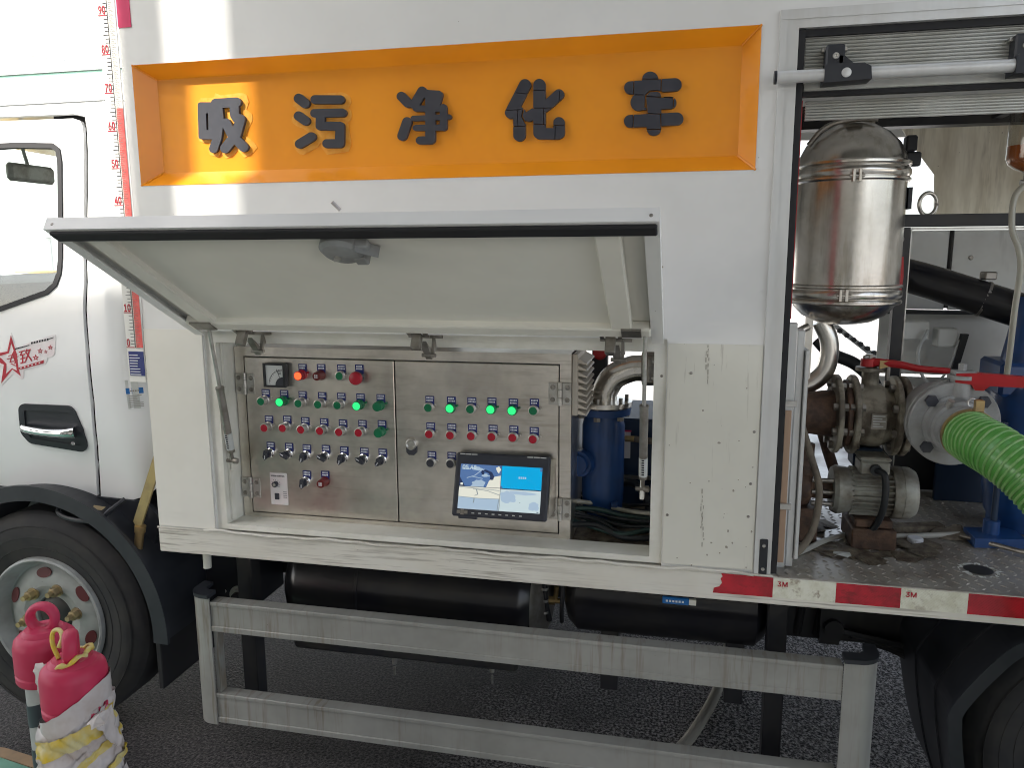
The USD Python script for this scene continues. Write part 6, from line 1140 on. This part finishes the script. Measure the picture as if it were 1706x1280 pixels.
B2 = thing('warning_post', 'pink ring-topped warning post wrapped in torn white and yellow plastic film', 'warning post', (bx2, by2, 0), 'ring-topped warning posts')
post_cap(B2, bx2, by2, math.radians(-52))
obj('post_tube', rod((bx2, by2, 0.004), (bx2, by2, 0.54), 0.056, 32), 'reflect_white', B2)
def film_r(A, Z, lift=0.0):
    pts = np.stack([np.cos(A) * 2.0, np.sin(A) * 2.0, Z * 16 + 0.6 * np.cos(A)], -1)
    W = Z * 90 + 7.0 * np.cos(A + 0.7) + 5.0 * meshkit.noise(pts * 0.8, 4)
    fold = np.abs(np.sin(W * 0.5)) ** 0.6
    t = np.clip(Z / 0.53, 0, 1)
    return 0.087 - 0.022 * t ** 3 + 0.010 * np.sin(Z * 23 + 1.0 + A) * (1 - t) + 0.010 * fold + 0.006 * np.abs(np.sin(Z * 60 - 9 * np.cos(A + 2.0) + 4 * meshkit.noise(pts * 1.3, 6))) ** 0.7 + 0.020 * (meshkit.fbm(pts * 1.1, 4, 5) - 0.5) + 0.004 * np.cos(3 * A + Z * 40) + lift
def film(zlo, zhi, tilt=0.0, lift=0.0, n=150, m=90, a0=0.0, a1=2 * np.pi, r=None):
    a = np.linspace(a0, a1, n); t = np.linspace(0, 1, m); A, Tt = np.meshgrid(a, t)
    off = tilt * np.cos(A - 0.4); Z = (zlo + off * (0 if zlo < 0.05 else 1)) * (1 - Tt) + (zhi + off) * Tt
    Z = Z + 0.006 * (meshkit.fbm(np.stack([np.cos(A) * 5, np.sin(A) * 5, Tt * 0 + zlo * 9], -1), 3, 2) - 0.5)
    Rr = film_r(A, Z, lift) if r is None else r + 0.002 * np.sin(A * 5) + 0.003 * (meshkit.fbm(np.stack([np.cos(A) * 3, np.sin(A) * 3, Z * 60], -1), 3, 8) - 0.5)
    V = np.stack([bx2 + Rr * np.cos(A), by2 + Rr * np.sin(A), Z], -1).reshape(-1, 3)
    i = np.arange(n * m).reshape(m, n)
    F = np.c_[i[:-1, :-1].ravel(), i[:-1, 1:].ravel(), i[1:, 1:].ravel(), i[1:, :-1].ravel()]
    return trimesh.Trimesh(V, np.vstack([F[:, [0, 1, 2]], F[:, [0, 2, 3]]]), process=False)
obj('plastic_film', film(0.02, 0.535, 0.028), 'film_white', B2, smooth=70)
obj('upper_film', film(0.515, 0.572, 0.050, r=0.0785, m=14), 'film_white', B2, smooth=70)
for zl, zh, tl, a0, a1 in ((0.44, 0.50, 0.06, -2.8, 0.4), (0.34, 0.40, -0.05, -3.0, 0.2), (0.22, 0.30, 0.07, -2.6, 0.9), (0.12, 0.19, -0.06, -3.1, 0.6), (0.37, 0.43, 0.08, -1.6, 1.6), (0.29, 0.33, 0.02, -3.1, -0.6)):
    obj('film_layer', film(zl, zh, tl, 0.005, n=90, m=24, a0=a0, a1=a1), 'film_white', B2, smooth=60)
for zl, zh, tl, a0, a1 in ((0.468, 0.512, 0.03, -2.2, 0.6), (0.405, 0.424, 0.05, -3.0, 1.5), (0.275, 0.325, -0.045, -3.1, -1.9), (0.20, 0.235, 0.06, -1.2, 1.0), (0.33, 0.35, 0.06, -1.6, 1.2)):
    obj('yellow_band', film(zl, zh, tl, 0.0065, n=70, m=16, a0=a0, a1=a1), 'film_yellow', B2, smooth=70, label='yellow band of torn film')
def rag_mesh(pts, seed, amp=0.008):
    m = trimesh.convex.convex_hull(np.array(pts)); m = m.subdivide().subdivide().subdivide(); v = m.vertices
    return trimesh.Trimesh(v + (meshkit.fbm(v * 60, 3, seed)[:, None] - 0.5) * amp * 2 * np.array([1, 1, 1.3]), m.faces, process=False)
fpt = lambda px, py, y: at(px, py, y=y)
obj('film_flap', rag_mesh([fpt(53, 1125, -0.60), fpt(60, 1105, -0.59), fpt(88, 1108, -0.63), fpt(80, 1165, -0.64), fpt(76, 1175, -0.60), fpt(90, 1140, -0.66)], 2), 'film_white', B2, smooth=50)
obj('film_tail', rag_mesh([fpt(165, 1190, -0.60), fpt(185, 1175, -0.58), fpt(190, 1215, -0.60), fpt(203, 1240, -0.60), fpt(195, 1243, -0.62), fpt(160, 1215, -0.66)], 4), 'film_white', B2, smooth=50)
obj('film_knot', rag_mesh([fpt(150, 1200, -0.68), fpt(185, 1180, -0.66), fpt(180, 1205, -0.69), fpt(155, 1215, -0.70), fpt(165, 1190, -0.70)], 6), 'film_white', B2, smooth=50)
tw = [(bx2 + 0.040 * math.cos(a) - 0.0, by2 + 0.046 * math.sin(a), 0.668 + 0.016 * math.cos(a - 0.3)) for a in np.linspace(0, 2 * math.pi, 26)]
obj('yellow_tie', [tube([np.array(p) + [0, 0, 0.004 * math.sin(i * 1.7)] for i, p in enumerate(tw)], [0.0055 + 0.0022 * math.sin(i * 2.3) for i in range(26)], 7), tube(bez([fpt(98, 1098, -0.62), fpt(88, 1075, -0.61), fpt(88, 1055, -0.60), fpt(98, 1050, -0.60), fpt(104, 1062, -0.61), fpt(98, 1080, -0.62)], 6), 0.0055, 8)], 'film_yellow', B2, smooth=True, label='yellow strip tied round the ring handle')

q = at(72, 470, y=6.0)
YB = thing('barrel', 'yellow ribbed barrel in the yard, seen through the cab window', 'barrel', (q[0], 6.0, 0.004))
obj('barrel_body', lathe((q[0], 6.0, 0.004), (0, 0, 1), [(0, 0), (0, 0.30)] + [(0.05 + 0.06 * k, 0.30 if k % 2 else 0.315) for k in range(22)] + [(1.40, 0.30), (1.42, 0.0)], 28), 'basket_yellow', YB)
obj('barrel_lid', lathe((q[0], 6.0, 1.4205), (0, 0, 1), [(0, 0.29), (0.02, 0.28), (0.025, 0)], 28), 'basket_yellow', YB)
